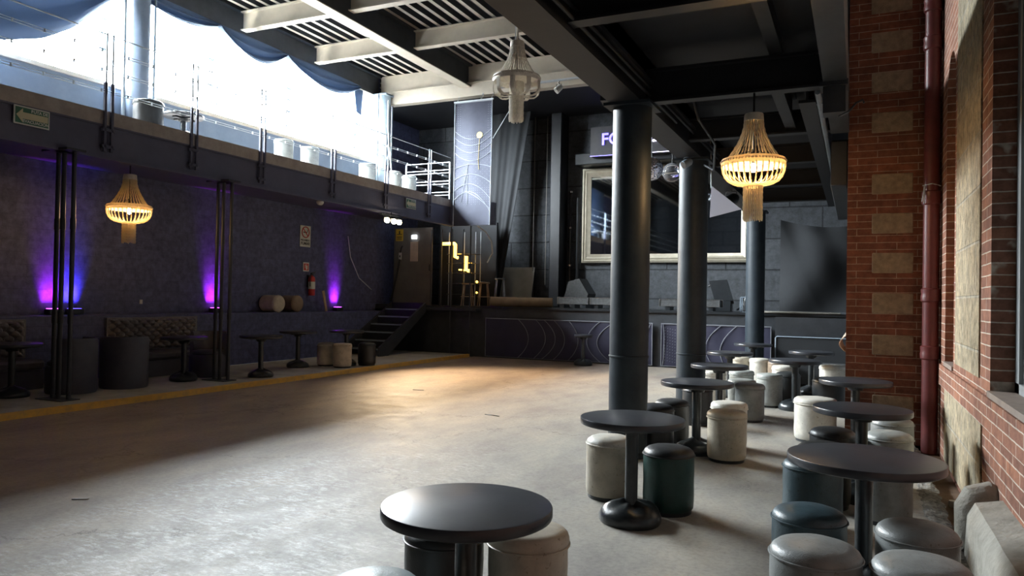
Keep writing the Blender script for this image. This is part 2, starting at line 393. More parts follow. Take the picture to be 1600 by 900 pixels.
# floors
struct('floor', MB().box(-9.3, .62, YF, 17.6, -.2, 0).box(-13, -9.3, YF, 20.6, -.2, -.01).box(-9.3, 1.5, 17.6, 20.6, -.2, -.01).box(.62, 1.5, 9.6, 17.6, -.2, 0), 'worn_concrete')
struct('floor_walkway', MB().box(XL, -9.36, YF, 17.3, -.01, .08), 'walkway_concrete', 'raised concrete walkway along the left wall')
kb = MB()
kb.grid(lambda u, v: (-9.37+.075*v+.012*sin(u*90)*(v > .5)+.008*sin(u*37), YF+u*21.3, [.083, .088, .0][0 if v < .4 else (1 if v < .9 else 2)]), 200, 4)
struct('trim_1', MB().box(-9.37, -9.30, YF, 17.35, -.01, .079).add(kb.v, kb.f), 'yellow_line', 'yellow painted kerb edge')
struct('floor_gutter', MB().box(.62, .90, YF, 9.6, -.2, -.06), 'gutter_earth', 'brown earth strip between the floor and the brick wall')
rb = MB()
def rubx(u, v):
    y = 4.2+u*5.2; e = random.uniform(-.02, .02)
    return (.50+v*.15+e*.8, y, .004+.02*random.random()*(1 if 0 < v < 1 else 0))
rb.grid(rubx, 90, 5)
struct('floor_rubble', rb, 'rubble', 'broken floor edge beside the gutter')
# left wall with clerestory opening
lw = MB().box(XL-.4, XL, YF, 17.2, -.2, 5.26).box(XL-.4, XL, YF, 17.2, 7.3, 7.9).box(XL-.4, XL, YF, 5.0, 5.2, 7.4)
struct('wall_left', lw, 'left_wall_hazy_paint')
struct('wall_left_far', MB().box(-13.4, -13.0, 17.28, YB+.3, -.2, 7.9), 'left_wall_hazy_paint')
struct('wall_left_return', MB().box(-13.4, XL, 17.2, 17.28, -.2, 7.9), 'left_wall_hazy_paint')
struct('wall_left_parapet', MB().box(XL+.001, XL+.06, YF, 17.2, 4.2, 5.26), 'gallery_paint', 'blue grey parapet below the clerestory window')
struct('window_sill_ledge', MB().box(XL-.42, XL+.1, YF, 17.15, 5.26, 5.33), 'cream_steel', 'pale ledge along the clerestory window')
struct('wall_left_plinth', MB().box(XL, -11.8, YF, 17.1, .07, 1.17, bev=.02), 'left_wall_hazy_paint', 'dark ledge wall behind the benches')
# window mullions
wm = MB()
for y in (6.3, 9.0, 11.47, 13.85, 16.5):
    for d in (-.035, .035): wm.box(XL-.25, XL-.21, y+d-.012, y+d+.012, 5.33, 7.3)
    for z in (5.5, 6.0, 6.55): wm.box(XL-.26, XL-.2, y-.09, y+.09, z, z+.02)
struct('window_1', wm, 'grey_post', 'thin steel mullions of the clerestory window')
# neighbour outside
nb = thing('neighbour_building', 'low tan building seen past the clerestory ledge', 'building', (-17, 8, 0))
MB().box(-.4, .4, -14, 10.4, -1, 6.55).build('wall', 'neighbour_wall', nb)
MB().prism([(-7, 6.5), (-2.2, 7.55), (2.9, 6.5)], 'X', -.35, .35).build('gable', 'neighbour_wall', nb)
# outside ground
struct('ground', MB().box(-60, 40, -50, 60, -.5, -.25), 'curb_concrete')
# roof
rf = MB(); prof = []
x = -13.2
while x < 1.6:
    prof += [(x, ZR), (x+.09, ZR), (x+.11, ZR+.12), (x+.26, ZR+.12)]; x += .28
vs = []
for (px_, pz) in prof: vs += [(px_, YF-.3, pz), (px_, YB+.3, pz)]
for i in range(len(prof)-1): rf.add(vs[2*i:2*i+4], [(0, 2, 3, 1)], False, 0 if i % 4 == 0 else 1)
rf.box(-13.2, 1.6, YF-.3, YB+.3, ZR+.13, ZR+.2)
struct('ceiling', rf, ['roof_sheet', 'dark_steel'], 'corrugated roof sheets')
# right wall with two window openings (Y 3.4-6.1 and Y 8.3-9.2)
wr = MB()
D = XR+.45
wr.box(XR, D, YF, 9.7, -.2, 1.0)
wr.box(XR, D, 6.09, 8.25, 1.0, 4.6); wr.box(XR, D, 9.0, 9.7, 1.0, 4.6); wr.box(XR, D, YF, 3.3, 1.0, 4.6)
wr.box(XR, D, YF, 9.7, 4.6, ZR+.1)
# arched head of the far niche
ar = [(8.25, 4.6)]+[(8.25+.375*(1-cos(pi*i/10)), 3.75+.42*sin(pi*i/10)) for i in range(11)]+[(9.0, 4.6)]
wr.prism(ar, 'X', XR, D)
struct('wall_right', wr, 'red_brick_side')
sw = MB().box(XR-.012, XR+.02, 6.55, 8.03, 1.06, 7.7).box(XR-.012, XR+.02, 6.42, 8.9, .0, .74)
struct('wall_right_stone', sw, 'cut_stone', 'tan rusticated stone facing between the brick piers')
struct('window_2', MB().box(XR+.30, XR+.34, 8.2, 9.05, .9, 4.3), 'red_brick_side', 'bricked-up arched niche')
w3 = struct('window_3', MB().box(XR+.145, XR+.20, 5.95, 6.12, 1.0, 4.62).box(XR+.145, XR+.20, 3.3, 3.4, 1.0, 4.6).box(XR+.145, XR+.20, 3.3, 6.09, .95, 1.08)
      .box(XR+.145, XR+.20, 4.6, 4.68, 1.0, 4.6), 'window_frame_paint', 'tall grey framed window in the brick wall')
MB().box(XR+.17, XR+.19, 3.4, 5.95, 1.08, 4.6).build('light_stop', 'light_stop_grey', w3)  # added panel, keeps bright outdoor light from coming through the frame
struct('window_sill', MB().box(XR-.02, XR+.3, 3.3, 6.09, .97, 1.012).box(XR-.015, XR+.3, 8.25, 9.0, .97, 1.012), 'tile_dusty', 'dusty brown window sill')
struct('trim_2', MB().box(XR-.02, XR, 3.0, 9.4, .74, .96), 'red_brick_side', 'projecting brick band under the windows')
# concrete curb
cb = MB(); pr = [(.64, -.06), (.655, .26), (.70, .345), (.86, .38), (.86, -.06)]
cb.grid(lambda u, v: ((lambda k, j: (pr[k][0]+(.0015*sin(u*31+k*2))*(k < 4), 2.6+u*2.95, pr[k][1]+.002*sin(u*25)*(0 < k < 4)))(min(4, int(v*4+.01)), 0)), 60, 4)
cb.prism([(.64, -.06), (.655, .26), (.70, .345), (.86, .38), (.86, -.06)], 'Y', 5.54, 5.55).prism(pr, 'Y', 2.55, 2.6)
struct('trim_3', cb, 'curb_concrete', 'rough concrete curb at the foot of the brick wall')
# brick pier
PY = 9.6
pier = struct('wall_pier', MB().box(-.11, 1.3, PY, PY+.62, -.2, ZR+.1), 'red_brick', 'red brick pier wall with set-in stone blocks')
sb = MB()
for zc in (5.12, 4.66, 4.19, 3.72, 3.00, 2.54, 2.08, 1.61, 1.13, .43):
    xo = .145+(3-zc)*.012; sb.box(xo, xo+.43, PY-.008, PY+.02, zc-.12, zc+.12, bev=.01)
sb.build('stone_blocks', 'stone_block', pier)
# back walls
bw = MB().box(-13, 1.4, YB, YB+.3, -.2, 7.9)
struct('wall_back', bw, 'block_wall')
struct('wall_back_right', MB().box(.9, 1.2, 10.2, YB, -.2, 7.9), 'block_wall')
struct('wall_back_low', MB().box(-1.5, .9, 15.95, 16.1, 0, .0+1.30), 'dark_steel', 'dark low wall behind the far tables')
# wall behind the viewpoint
struct('wall_front', MB().box(-13, -8.5, YF-.3, YF, -.2, 7.9).box(-8.5, 1.4, YF-.3, YF, -.2, 7.9), 'block_wall')
# stage
st = MB().box(-13, .9, 17.6, YB, -.01, 1.30)
struct('floor_stage', st, 'dark_steel', 'raised black stage')
struct('trim_4', MB().box(-9.1, .9, 17.54, 17.62, 1.30, 1.36).box(-9.1, .9, 17.6, YB, 1.30, 1.345), 'gloss_black', 'black lip of the stage')
struct('floor_landing', MB().box(-13.0, -9.1, 17.3, 17.6, 1.22, 1.30).box(-13.0, -9.1, 17.6, YB, 1.30, 1.335), 'dark_steel', 'landing at the top of the stairs')

# gallery (left mezzanine)
struct('floor_gallery', MB().box(XL, -9.9, YF, 17.25, 4.0, 4.2).box(XL, -9.95, YF, 17.25, 3.78, 4.0), 'deck_edge', 'gallery floor slab with a brown grey edge')
struct('trim_5', MB().box(-10.02, -9.93, YF, 17.3, 3.53, 4.0).box(-10.02, -9.88, YF, 17.3, 3.50, 3.54).box(-9.93, -9.90, YF, 17.3, 3.975, 4.0), 'fascia_hazy_paint', 'dark steel beam carrying the gallery')
struct('ceiling_gallery', MB().box(XL, -10.0, YF, 17.3, 3.74, 3.78), 'fascia_hazy_paint', 'dark underside of the gallery')
struct('trim_6', MB().box(-10.0, -8.62, 17.25, 17.42, 3.50, 4.08), 'fascia_hazy_paint', 'dark end beam of the gallery')

# roof beams (H sections): long ones along Y
def hbeam_y(mb, x, y0, y1, z0, z1, fw=.26, t=.03):
    mb.box(x-fw/2, x+fw/2, y0, y1, z0, z0+t); mb.box(x-fw/2, x+fw/2, y0, y1, z1-t, z1); mb.box(x-.012, x+.012, y0, y1, z0+t, z1-t)
def hbeam_x(mb, y, x0, x1, z0, z1, fw=.18, t=.025):
    mb.box(x0, x1, y-fw/2, y+fw/2, z0, z0+t); mb.box(x0, x1, y-fw/2, y+fw/2, z1-t, z1); mb.box(x0, x1, y-.01, y+.01, z0+t, z1-t)
ZB = 7.15
rbm = []
for x, y1 in ((-12.3, 17.2), (-9.42, 17.2), (-6.2, 17.2)):
    mb = MB(); hbeam_y(mb, x, YF, y1, ZB, 7.74); rbm.append(mb)
LB = ['long roof beam over the clerestory window', 'long pale-edged roof beam over the open hall', 'long roof beam half hidden behind the right gallery beam']
for mb, l in zip(rbm, LB):
    o = tag(mb.build('roof_beam', 'dark_steel'), l, 'beam', 'long roof beams'); xb = {LB[0]: -12.3, LB[1]: -9.42, LB[2]: -6.2}[l]
    MB().box(xb-.14, xb+.14, YF, 17.1, ZB-.022, ZB-.002).build('flange_plate', 'cream_steel', o)
for y, w1, w2 in ((7.5, 'nearest', 'nearest'), (9.8, 'second', 'second'), (12.0, 'third', 'third'), (14.4, 'fourth and last', 'fourth and last')):
    for (xa, xb, wh) in ((-12.15, -9.56, 'between window and middle long beams'), (-9.28, -6.34, 'right of the middle long beam')):
        mb = MB(); hbeam_x(mb, y, xa, xb, ZB+.13, ZB+.54)
        tag(mb.build('roof_crossbeam', 'cream_steel'), '%s pale roof cross beam %s' % (w1, wh), 'beam', 'roof cross beams')
mb = MB(); hbeam_x(mb, 12.0, -6.06, -3.0, ZB+.13, ZB+.54); tag(mb.build('roof_crossbeam', 'cream_steel'), 'pale roof cross beam behind the right gallery beam, nearer one', 'beam', 'roof cross beams')
mb = MB(); hbeam_x(mb, 14.4, -6.06, -3.0, ZB+.13, ZB+.54); tag(mb.build('roof_crossbeam', 'cream_steel'), 'pale roof cross beam behind the right gallery beam, farther one', 'beam', 'roof cross beams')
mb = MB().box(-12.2, -2.0, 17.2, 17.4, 7.27, 7.74).box(-12.2, -2.0, 17.14, 17.38, 6.90, 7.25).box(-12.2, -2.0, 17.12, 17.42, 7.245, 7.275)
tag(mb.build('end_beam', 'cream_steel'), 'deep double pale beam across the far end of the hall roof', 'beam')
# big beam on the columns, right gallery deck
mb = MB().box(-2.30, -1.98, YF, 17.4, 3.60, 3.64).box(-2.30, -1.98, YF, 17.4, 4.10, 4.14).box(-2.16, -2.12, YF, 17.4, 3.64, 4.10)
mb.tube([(-1.93, YF, 3.68), (-1.93, 8.6, 3.68)], .015).tube([(-1.93, YF, 3.76), (-1.93, 17, 3.76)], .015).box(-1.97, -1.9, YF, 17, 3.80, 3.83)
tag(mb.build('gallery_beam', 'ceiling_steel'), 'heavy dark beam running over the row of round columns', 'beam')
struct('ceiling_right', MB().box(-2.2, -.14, YF, 17.4, 4.10, 4.2), 'black_ceiling', 'black ceiling over the tables on the right')
struct('trim_7', MB().box(-.30, -.10, YF, 9.55, 3.62, 4.12), 'dark_steel', 'dark edge beam beside the brick pier')
for i, y in enumerate((5.2, 7.4, 9.6, 11.6, 13.8, 16.0)):
    mb = MB(); hbeam_x(mb, y, -1.98, -.12, 3.60 if y == 7.4 else 3.66, 3.94, fw=.14)
    tag(mb.build('ceiling_crossbeam', 'ceiling_steel'), 'dark ceiling cross beam, ' + ['faint one above the nearest tables', 'the one holding the lit chandelier', 'first behind the brick pier corner', 'second behind the lit chandelier', 'third behind the lit chandelier', 'last before the black drape'][i], 'beam', 'dark ceiling cross beams')
mb = MB(); hbeam_y(mb, -.72, 5.2, 7.4, 3.95, 4.1, .12); hbeam_y(mb, -.75, 7.4, 9.6, 3.72, 4.1, .12)
tag(mb.build('ceiling_joist', 'ceiling_steel'), 'short dark joist between two ceiling cross beams above the lit chandelier', 'beam')
mb = MB(); hbeam_y(mb, -.47, 7.9, 16.6, 3.60, 3.95, .16)
tag(mb.build('ceiling_joist', 'ceiling_steel'), 'long dark joist running back beside the grey duct', 'beam')
mb = MB().tube([(-.36, 7.6, 3.62), (-.36, 14.4, 3.62)], .028)
for y in (8, 9.5, 11, 12.5, 14): mb.box(-.39, -.33, y, y+.03, 3.60, 3.95)
tag(mb.build('ceiling_pipe', 'grey_post'), 'thin pale pipe along the long dark ceiling joist', 'pipe')
mb = MB().box(-.31, -.12, 9.9, 14.0, 3.05, 3.6, bev=.01)
tag(mb.build('air_duct', 'dark_steel'), 'square dark grey duct hanging behind the brick pier', 'duct')
mb = MB().box(-.30, -.11, 7.3, 7.5, 3.34, 3.62).box(-.33, -.09, 7.27, 7.53, 3.58, 3.63)
tag(mb.build('beam_bracket', 'dark_steel'), 'dark steel bracket block at the corner of the ceiling beams', 'bracket')

# stage ceiling (dark) and braces
struct('ceiling_stage', MB().box(-13, .9, 17.4, YB, 7.0, 7.1), 'black_ceiling')

# ================================================================ COLUMNS
def column(x, y, r, z0, z1, label, cat='column', mat='column_paint', seam=(.95,)):
    t = thing('column', label, cat, (x, y, z0), 0)
    H_ = z1-z0; pr = []
    k = 24
    for i in range(k+1): pr.append((r*(1+.004*sin(i*1.7+x*9)), H_*i/k))
    MB().lathe(pr, n=40).build('shaft', mat, t)
    c = MB()
    for s_ in seam: c.lathe([(r, s_-.012), (r+.008, s_-.006), (r+.008, s_+.006), (r, s_+.012)], n=40)
    c.lathe([(r, 0), (r+.012, 0), (r+.012, .05), (r, .06)], n=40)
    c.build('seam_band', mat, t)
    MB().box(-.24, .24, -.24, .24, H_-.03, H_).build('cap_plate', mat, t)
    return t
column(-2.12, 7.42, .198, 0, 3.6, 'nearest and widest round dark column beside the dance floor', seam=(1.02,))
column(-2.12, 10.6, .203, 0, 3.6, 'second round dark column, behind the tables in the middle', seam=(.85,))
column(-2.03, 17.05, .2, 0, 3.6, 'farthest round dark column in front of the stage end', seam=(.7,))
for nm, y, l in (('column', 9.28, 'round blue grey column at the gallery window, near the upper left'), ('column', 17.0, 'round pale column at the far end of the gallery window')):
    t = thing(nm, l, 'column', (-11.95, y, 4.2))
    MB().lathe([(.19, 0), (.19, 2.95)], n=32).build('shaft', 'gallery_paint' if y < 10 else 'grey_post', t)
    MB().box(-.22, .22, -.22, .22, 2.9, 2.95).build('cap_plate', 'grey_post', t)
    MB().tube([(.1, .26, 0), (.1, .26, 2.9)], .022).tube([(.02, -.30, 0), (.02, -.30, 2.9)], .03).build('service_pipe', 'grey_post', t)
# cable hanging by the far column
tag(MB().tube([(-11.6, 16.7, 6.9), (-11.6, 16.7, 6.2), (-11.45, 16.6, 5.4), (-11.2, 16.4, 4.6), (-11.15, 16.4, 4.22)], .016).build('white_cable', 'white_plastic'), 'white cable sagging from the roof beside the far gallery column', 'cable')

# ================================================================ GALLERY RAILING
def rail_post(y, parent, top=5.33):
    for d in (-.05, .05):
        MB().box(-9.885, -9.865, y+d-.011, y+d+.011, 3.78, top, bev=.003).build('post', 'grey_post', parent)
    MB().box(-9.90, -9.86, y-.075, y-.035, 3.60, 4.60, bev=.004).box(-9.90, -9.86, y+.035, y+.075, 3.60, 4.60, bev=.004).box(-9.91, -9.86, y-.1, y+.1, 3.66, 3.70).box(-9.91, -9.86, y-.1, y+.1, 3.9, 3.94).build('post_bracket', 'fascia_hazy_paint', parent)
gr = thing('gallery_railing', 'steel post and wire railing along the gallery edge', 'railing', (0, 0, 0))
for y in (5.3, 7.21, 8.74, 10.28, 12.3, 14.22, 16.12): rail_post(y, gr)
ys = (YF, 5.3, 7.21, 8.74, 10.28, 12.3, 14.22, 16.12, 17.2)
for z, pr_ in ((5.30, 0), (5.04, 1), (4.76, 1), (4.46, 1)):
    wr_ = MB()
    if pr_ == 0:
        wr_.tube([(-9.875, YF+.1, z), (-9.875, 17.15, z)], .010, 6)
    else:
        for dz in (0, .035): wr_.tube([(-9.875, YF+.1, z+dz), (-9.875, 17.15, z+dz)], .0055, 5)
        y = -3.0
        while y < 17.1:
            wr_.box(-9.885, -9.865, y, y+.016, z-.008, z+.043); y += .42
    wr_.build('top_rail' if pr_ == 0 else 'rail_wire', 'rail_metal', gr)
g2 = thing('end_railing', 'white tubular railing across the far end of the gallery', 'railing', (-11.3, 17.2, 4.2))
for x in (0, .72, 1.38): MB().tube([(x, 0, 0), (x, 0, 1.0)], .022).build('post', 'rail_metal', g2)
for z in (.12, .2, .42, .5, .72, .8, 1.0): MB().tube([(0, 0, z), (1.38, 0, z)], .012, 6).build('rail', 'rail_metal', g2)

# ================================================================ TRIPLE POLES under the gallery
def tri_pole(x, y, sp, label):
    t = thing('gallery_support', label, 'support post', (x, y, .08))
    for i, (dx, dy) in enumerate(((0, 0), (sp, -.03), (2*sp, .0))):
        MB().tube([(dx, dy, .01), (dx, dy, 3.44)], .030, 12).build('pole', 'dark_steel', t)
        MB().tube([(dx, dy, 1.05), (dx, dy, 1.22)], .037, 12).build('sleeve', 'dark_steel', t); MB().tube([(dx, dy, 2.35), (dx, dy, 2.5)], .037, 12).build('sleeve', 'dark_steel', t)
    MB().box(-.1, 2*sp+.1, -.18, .1, 0, .012).build('base_plate', 'dark_steel', t)
    MB().box(-.1, 2*sp+.1, -.18, .1, 3.42, 3.45).build('top_plate', 'dark_steel', t)
tri_pole(-10.14, 6.66, .17, 'near cluster of three thin black poles holding up the gallery')
tri_pole(-10.12, 9.50, .16, 'second cluster of three thin black poles, left of the flood lights')

# ================================================================ FABRIC SWAGS on the clerestory
sw_pts = [(5.0, 5.0), (6.0, 5.15), (6.91, 5.4), (7.5, 5.62), (8.02, 5.97), (8.83, 6.80)]
def interp(pts, y):
    for (a, b_), (c, d) in zip(pts, pts[1:]):
        if a <= y <= c: return b_+(d-b_)*(y-a)/(c-a)
    return pts[0][1] if y < pts[0][0] else pts[-1][1]
def swag(y0, y1, low, label, pts=None, x=-11.95):
    mb = MB()
    def fn(u, v):
        y = y0+(y1-y0)*u
        zt = 7.12
        zb = interp(pts, y) if pts else zt-.06-(zt-.06-low)*sin(pi*u)**.8
        zb = min(zb, zt-.03)
        z = zt+(zb-zt)*v
        return (x+.05*sin(v*14+u*3)*(.3+v)+.10*sin(u*pi)*v, y, z)
    mb.grid(fn, 40, 16, thick=(.012, 0, 0))
    tag(mb.build('window_swag', 'swag_cloth'), label, 'drape', 'fabric swags along the clerestory window')
swag(4.2, 8.83, 0, 'largest haze-tinted fabric swag sagging in the upper left corner', sw_pts)
swag(8.95, 11.14, 6.80, 'shallow fabric swag just right of the near gallery column')
swag(11.14, 13.1, 6.62, 'fabric swag in the middle of the clerestory window')
swag(13.1, 15.9, 6.62, 'last fabric swag toward the far gallery column')
tag(MB().prism([(15.95, 7.16), (16.35, 7.16), (16.28, 6.45), (16.08, 6.5)], 'X', -12.20, -12.18).build('hanging_scrap', 'swag_cloth'), 'small scrap of grey cloth hanging next to the far gallery column', 'cloth')
# ================================================================ TABLES AND STOOLS
def make_table(label, loc, rz, group='round black pedestal tables', R_=.375, z=.75, bs=1):
    t = thing('pedestal_table', label, 'table', loc, rz, group)
    th = .050
    MB().lathe([(0, z-th), (R_-.012, z-th), (R_-.002, z-th+.006), (R_, z-th+.012), (R_, z-.008), (R_-.003, z-.002), (R_-.010, z), (0, z)], n=64).build('tabletop', 'tabletop_black', t)
    MB().box(-.20, .20, -.035, .035, z-th-.022, z-th).box(-.035, .035, -.20, .20, z-th-.022, z-th).lathe([(.075, z-th-.06), (.09, z-th-.022)], n=20).build('bracket', 'gloss_black', t)
    MB().lathe([(.046, .06), (.046, z-th-.02)], n=24).build('pole', 'cast_black', t)
    p = [(0, 0)]+[(.215, 0), (.225, .02), (.224, .05), (.208, .082), (.175, .108), (.13, .126), (.085, .136), (.055, .145), (0, .145)]
    mb = MB(); mb.lathe(p, n=40)
    mb.v = [(x*(1+.03*sin(3*math.atan2(y, x)+1)), y*(1+.03*sin(3*math.atan2(y, x)+1)), zz*(1+.12*sin(2*math.atan2(y, x)+zz*20)+.06*sin(5*math.atan2(y, x)+2))) for x, y, zz in mb.v]
    mb.v = [(x*bs, y*bs, zz) for x, y, zz in mb.v]
    mb.build('base', 'cast_black', t)
    return t
T0 = None
def table(x, y, label, rz=0, z=0, group='round black pedestal tables'):
    global T0
    if T0 is None: T0 = make_table(label, (x, y, z), rz, group); return T0
    return dup(T0, (x, y, z), rz, label, group)
T0b = tag(make_table('scuffed round black table nearest the camera, bottom centre', (-1.44, 2.69, 0), .3, R_=.352, bs=.62))
table(-1.46, 5.23, 'round black table in front of the nearest round column, domed base in full view', 1.0)
table(-1.52, 7.93, 'round black table in front of the second round column, beside the stacked cream stools', 2.0)
table(-1.66, 10.20, 'round black table just right of the second round column, behind the grey stools', .6)
table(-1.92, 12.86, 'round black table before the dark blue stage banner, right of the second column', 2.6)
table(-1.90, 15.75, 'farthest round black table, at the foot of the farthest column', 1.6)
table(-.82, 11.81, 'round black aisle table with its domed base showing, between pale stools and the pier', .9)
table(-.71, 14.03, 'round black table in front of the far dark bench, near the pier corner', 2.2)
table(.0, 9.10, 'round black table touching the foot of the brick pier', 1.3)
table(.05, 6.72, 'round black table on the right with brownish dust, second from the camera', .2)
tag(make_table('largest looking round black table at lower right by the brick wall', (.05, 4.58, 0), 2.9, R_=.405, bs=.85))
LG = 'round black pedestal tables on the left walkway'
table(-10.72, 6.45, 'round black table at the far left edge of the picture', .4, .08, LG)
table(-10.40, 9.1, 'round black table between the barrel chair and the second pole cluster', 1.4, .08, LG)
table(-9.78, 10.25, 'round black table just right of the second pole cluster', 2.4, .08, LG)
table(-10.45, 12.0, 'thin dark table against the ledge, left of the cream stools', .1, .08, LG)
table(-9.95, 12.95, 'dark table behind the cream and black stools by the stairs', 1.9, .08, LG)
tag(make_table('small slim black table standing before the stage banner', (-5.96, 16.9, 0), .5, 'small tables by the stage', R_=.22, z=.74))
tag(make_table('low round black table on the gallery behind the railing', (-10.55, 9.1, 4.2), 0, 'tables on the gallery', R_=.33, z=.44))

def make_stool(label, loc, rz, colr, top=None, r=.19, h=.46, style=0, group='round drum stools'):
    t = thing('drum_stool', label, 'stool', loc, rz, group)
    zc = h-.075
    pb = [(r*.93, .03), (r*.985, .045), (r, .09)]+[(r*(1+.006*sin(k*1.3)), .09+(zc-.10)*k/8) for k in range(1, 8)]+[(r, zc-.012), (r*.985, zc), (0, zc)]
    MB().lathe([(0, .03)]+pb, n=40).build('body', 'leather_'+colr, t)
    tc = 'leather_'+(top or colr); o = 0
    if style == 2: r2 = r*1.02
    else: r2 = r
    ps = [(0, zc), (r2*.97, zc), (r2*1.01, zc+.012), (r2*1.015, zc+.03), (r2*.985, zc+.05), (r2*.90, zc+.066), (r2*.7, zc+.074), (r2*.35, zc+.078), (0, zc+.079)]
    if style != 2: ps = [(0, zc), (r2*.985, zc), (r2*1.005, zc+.006), (r2*.995, zc+.018), (r2*.95, zc+.034), (r2*.85, zc+.050), (r2*.68, zc+.062), (r2*.4, zc+.070), (0, zc+.073)]
    mb = MB().lathe(ps, n=48)
    if style == 1:   # gathered edge
        mb.v = [(x*(1+.010*sin(36*math.atan2(y, x))*(sqrt(x*x+y*y) > r*.8)), y*(1+.010*sin(36*math.atan2(y, x))*(sqrt(x*x+y*y) > r*.8)), z) for x, y, z in mb.v]
    mb.v = [(x, y, z+(.002*sin(x*23+1)*cos(y*19) if z > zc+.06 else 0)) for x, y, z in mb.v]
    mb.build('cushion', tc, t)
    ring = [((r2+.004)*cos(2*pi*i/48), (r2+.004)*sin(2*pi*i/48), zc+.004) for i in range(48)]
    MB().tube(ring, .005, 6, closed=True).build('piping', tc, t)
    MB().lathe([(r*.90, 0), (r*.92, .004), (r*.92, .034), (0, .034)], n=32).build('base_ring', 'gloss_black', t)
    MB().box(r*.995, r*1.012, -.004, .004, .06, zc-.02).build('seam', 'leather_'+colr, t)
    return t
PROTO = {}
def stool(x, y, colr, label, rz=0, z=0, top=None, style=0, group='round drum stools', r=.19):
    k = (colr, top, style, r, z < 1)
    if k not in PROTO: PROTO[k] = make_stool(label, (x, y, z), rz, colr, top, r, .505 if z < 1 else .47, style, group); return PROTO[k]
    return dup(PROTO[k], (x, y, z), rz, label, group)
G1 = 'drum stools around the nearest table'
stool(-1.79, 3.12, 'charcoal', 'charcoal drum stool half hidden behind the nearest table', 1, group=G1)
stool(-1.41, 3.26, 'cream', 'cream drum stool with a loose cushion edge beside the nearest table', 2.5, style=2, group=G1)
stool(-1.70, 2.42, 'bluelight', 'pale blue grey stool cut by the bottom edge, left of the nearest table', 0, group=G1)
stool(-1.31, 2.43, 'tan', 'tan topped stool peeking in at the bottom edge under the nearest table', 0, group=G1, r=.165)
G2 = 'drum stools in the middle row'
stool(-1.80, 5.80, 'cream', 'cream stool with a gathered seat edge, left behind the domed table base', .5, style=1, top='white', group=G2)
stool(-1.28, 5.62, 'green', 'glossy dark green stool right of the domed table base', 2, top='black', group=G2)
stool(-1.92, 7.80, 'black', 'black stool tucked behind the table at the nearest column', .6, group=G2)
stool(-1.86, 8.28, 'charcoal', 'charcoal stool right behind the black one at the nearest column', 1.4, group=G2)
stool(-1.17, 7.69, 'cream', 'creased cream stool in front of its twin beside the second column table', -1.3, style=2, group=G2)
stool(-1.25, 8.36, 'white', 'whiter stool standing behind the creased cream one', 1.0, style=2, group=G2)
stool(-1.29, 10.40, 'grey', 'grey leather stool in the aisle in front of another grey one', -1.2, style=2, group=G2)
stool(-1.46, 10.9, 'lightgrey', 'light grey stool showing its rim behind the aisle grey one', .3, style=2, group=G2)
stool(-1.20, 12.01, 'lightgrey', 'pale grey stool standing free in the middle of the aisle', -.9, style=2, group=G2)
stool(-2.05, 12.05, 'white', 'white stool mostly hidden under the table right of the second column', 0, style=2, group=G2)
stool(-1.66, 12.35, 'lightgrey', 'pale stool just below the table before the dark blue banner', .5, style=2, group=G2)
stool(-1.70, 15.15, 'white', 'white stool standing below the farthest table', .8, style=2, group=G2)
stool(-2.08, 15.3, 'cream', 'small looking cream stool left of the farthest white one', .2, style=2, group=G2)
stool(-1.34, 14.95, 'tan', 'tan stool right beside the farthest white one', .2, group=G2)
stool(-1.14, 13.7, 'white', 'white stool left of the table by the far dark bench', 1.1, style=2, group=G2)
stool(-.98, 12.55, 'charcoal', 'dark grey stool behind the post of the aisle table with the domed base', 1.1, group=G2)
stool(-1.86, 9.75, 'black', 'black stool in the shade behind the second column table', .4, group=G2)
G3 = 'drum stools in the row by the brick pier and wall'
stool(-.36, 14.34, 'white', 'white stool at the corner of the brick pier, before the dark bench', 1.0, style=2, r=.23, group=G3)
stool(-.36, 12.0, 'black', 'black stool at the corner of the brick pier, in front of the white one', .0, r=.23, group=G3)
stool(-.42, 9.30, 'white', 'bright white stool left of the pier table', .7, style=2, r=.23, group=G3)
stool(-.18, 7.17, 'black', 'black stool with a wrinkled seat left of the dusty table', .9, style=1, group=G3)
stool(.27, 7.24, 'lightgrey', 'light grey stool right of the dusty table post', .1, style=1, group=G3)
stool(.20, 6.15, 'grey', 'grey stool under the dusty table, close to the camera side', 1.9, group=G3)
stool(.30, 9.0-.35, 'charcoal', 'charcoal stool under the pier table on the wall side', 1.9, group=G3)
stool(.33, 8.15, 'grey', 'grey stool behind the dusty table, before the pier', 1.9, group=G3)
stool(-.22, 6.38, 'charcoal', 'dark stool just behind the largest looking table', 1.2, r=.2, group=G3)
stool(-.27, 5.7, 'bluegrey', 'blue black stool under the far left rim of the largest looking table', 1.7, r=.2, group=G3)
stool(-.22, 4.33, 'bluegrey', 'petrol blue stool left of the largest looking table post', .7, r=.19, group=G3)
stool(.29, 4.27, 'grey', 'grey stool right of the largest looking table post', .3, r=.19, group=G3)
stool(-.16, 3.72, 'grey', 'grey stool at the bottom edge, left one of the pair', 2.4, r=.2, group=G3)
stool(.27, 3.69, 'grey', 'grey stool at the bottom edge, right one of the pair by the gutter', 1.4, r=.2, group=G3)
G4 = 'drum stools on the left walkway'
stool(-10.22, 12.62, 'cream', 'greyish cream stool at the left of three before the stairs', .4, .08, group=G4)
stool(-9.70, 12.50, 'cream', 'bright cream stool in the middle of three before the stairs', 1.4, .08, style=2, group=G4)
stool(-9.57, 13.17, 'black', 'black stool at the right of three before the stairs', 1, .08, group=G4)
G5 = 'drum stools on the gallery'
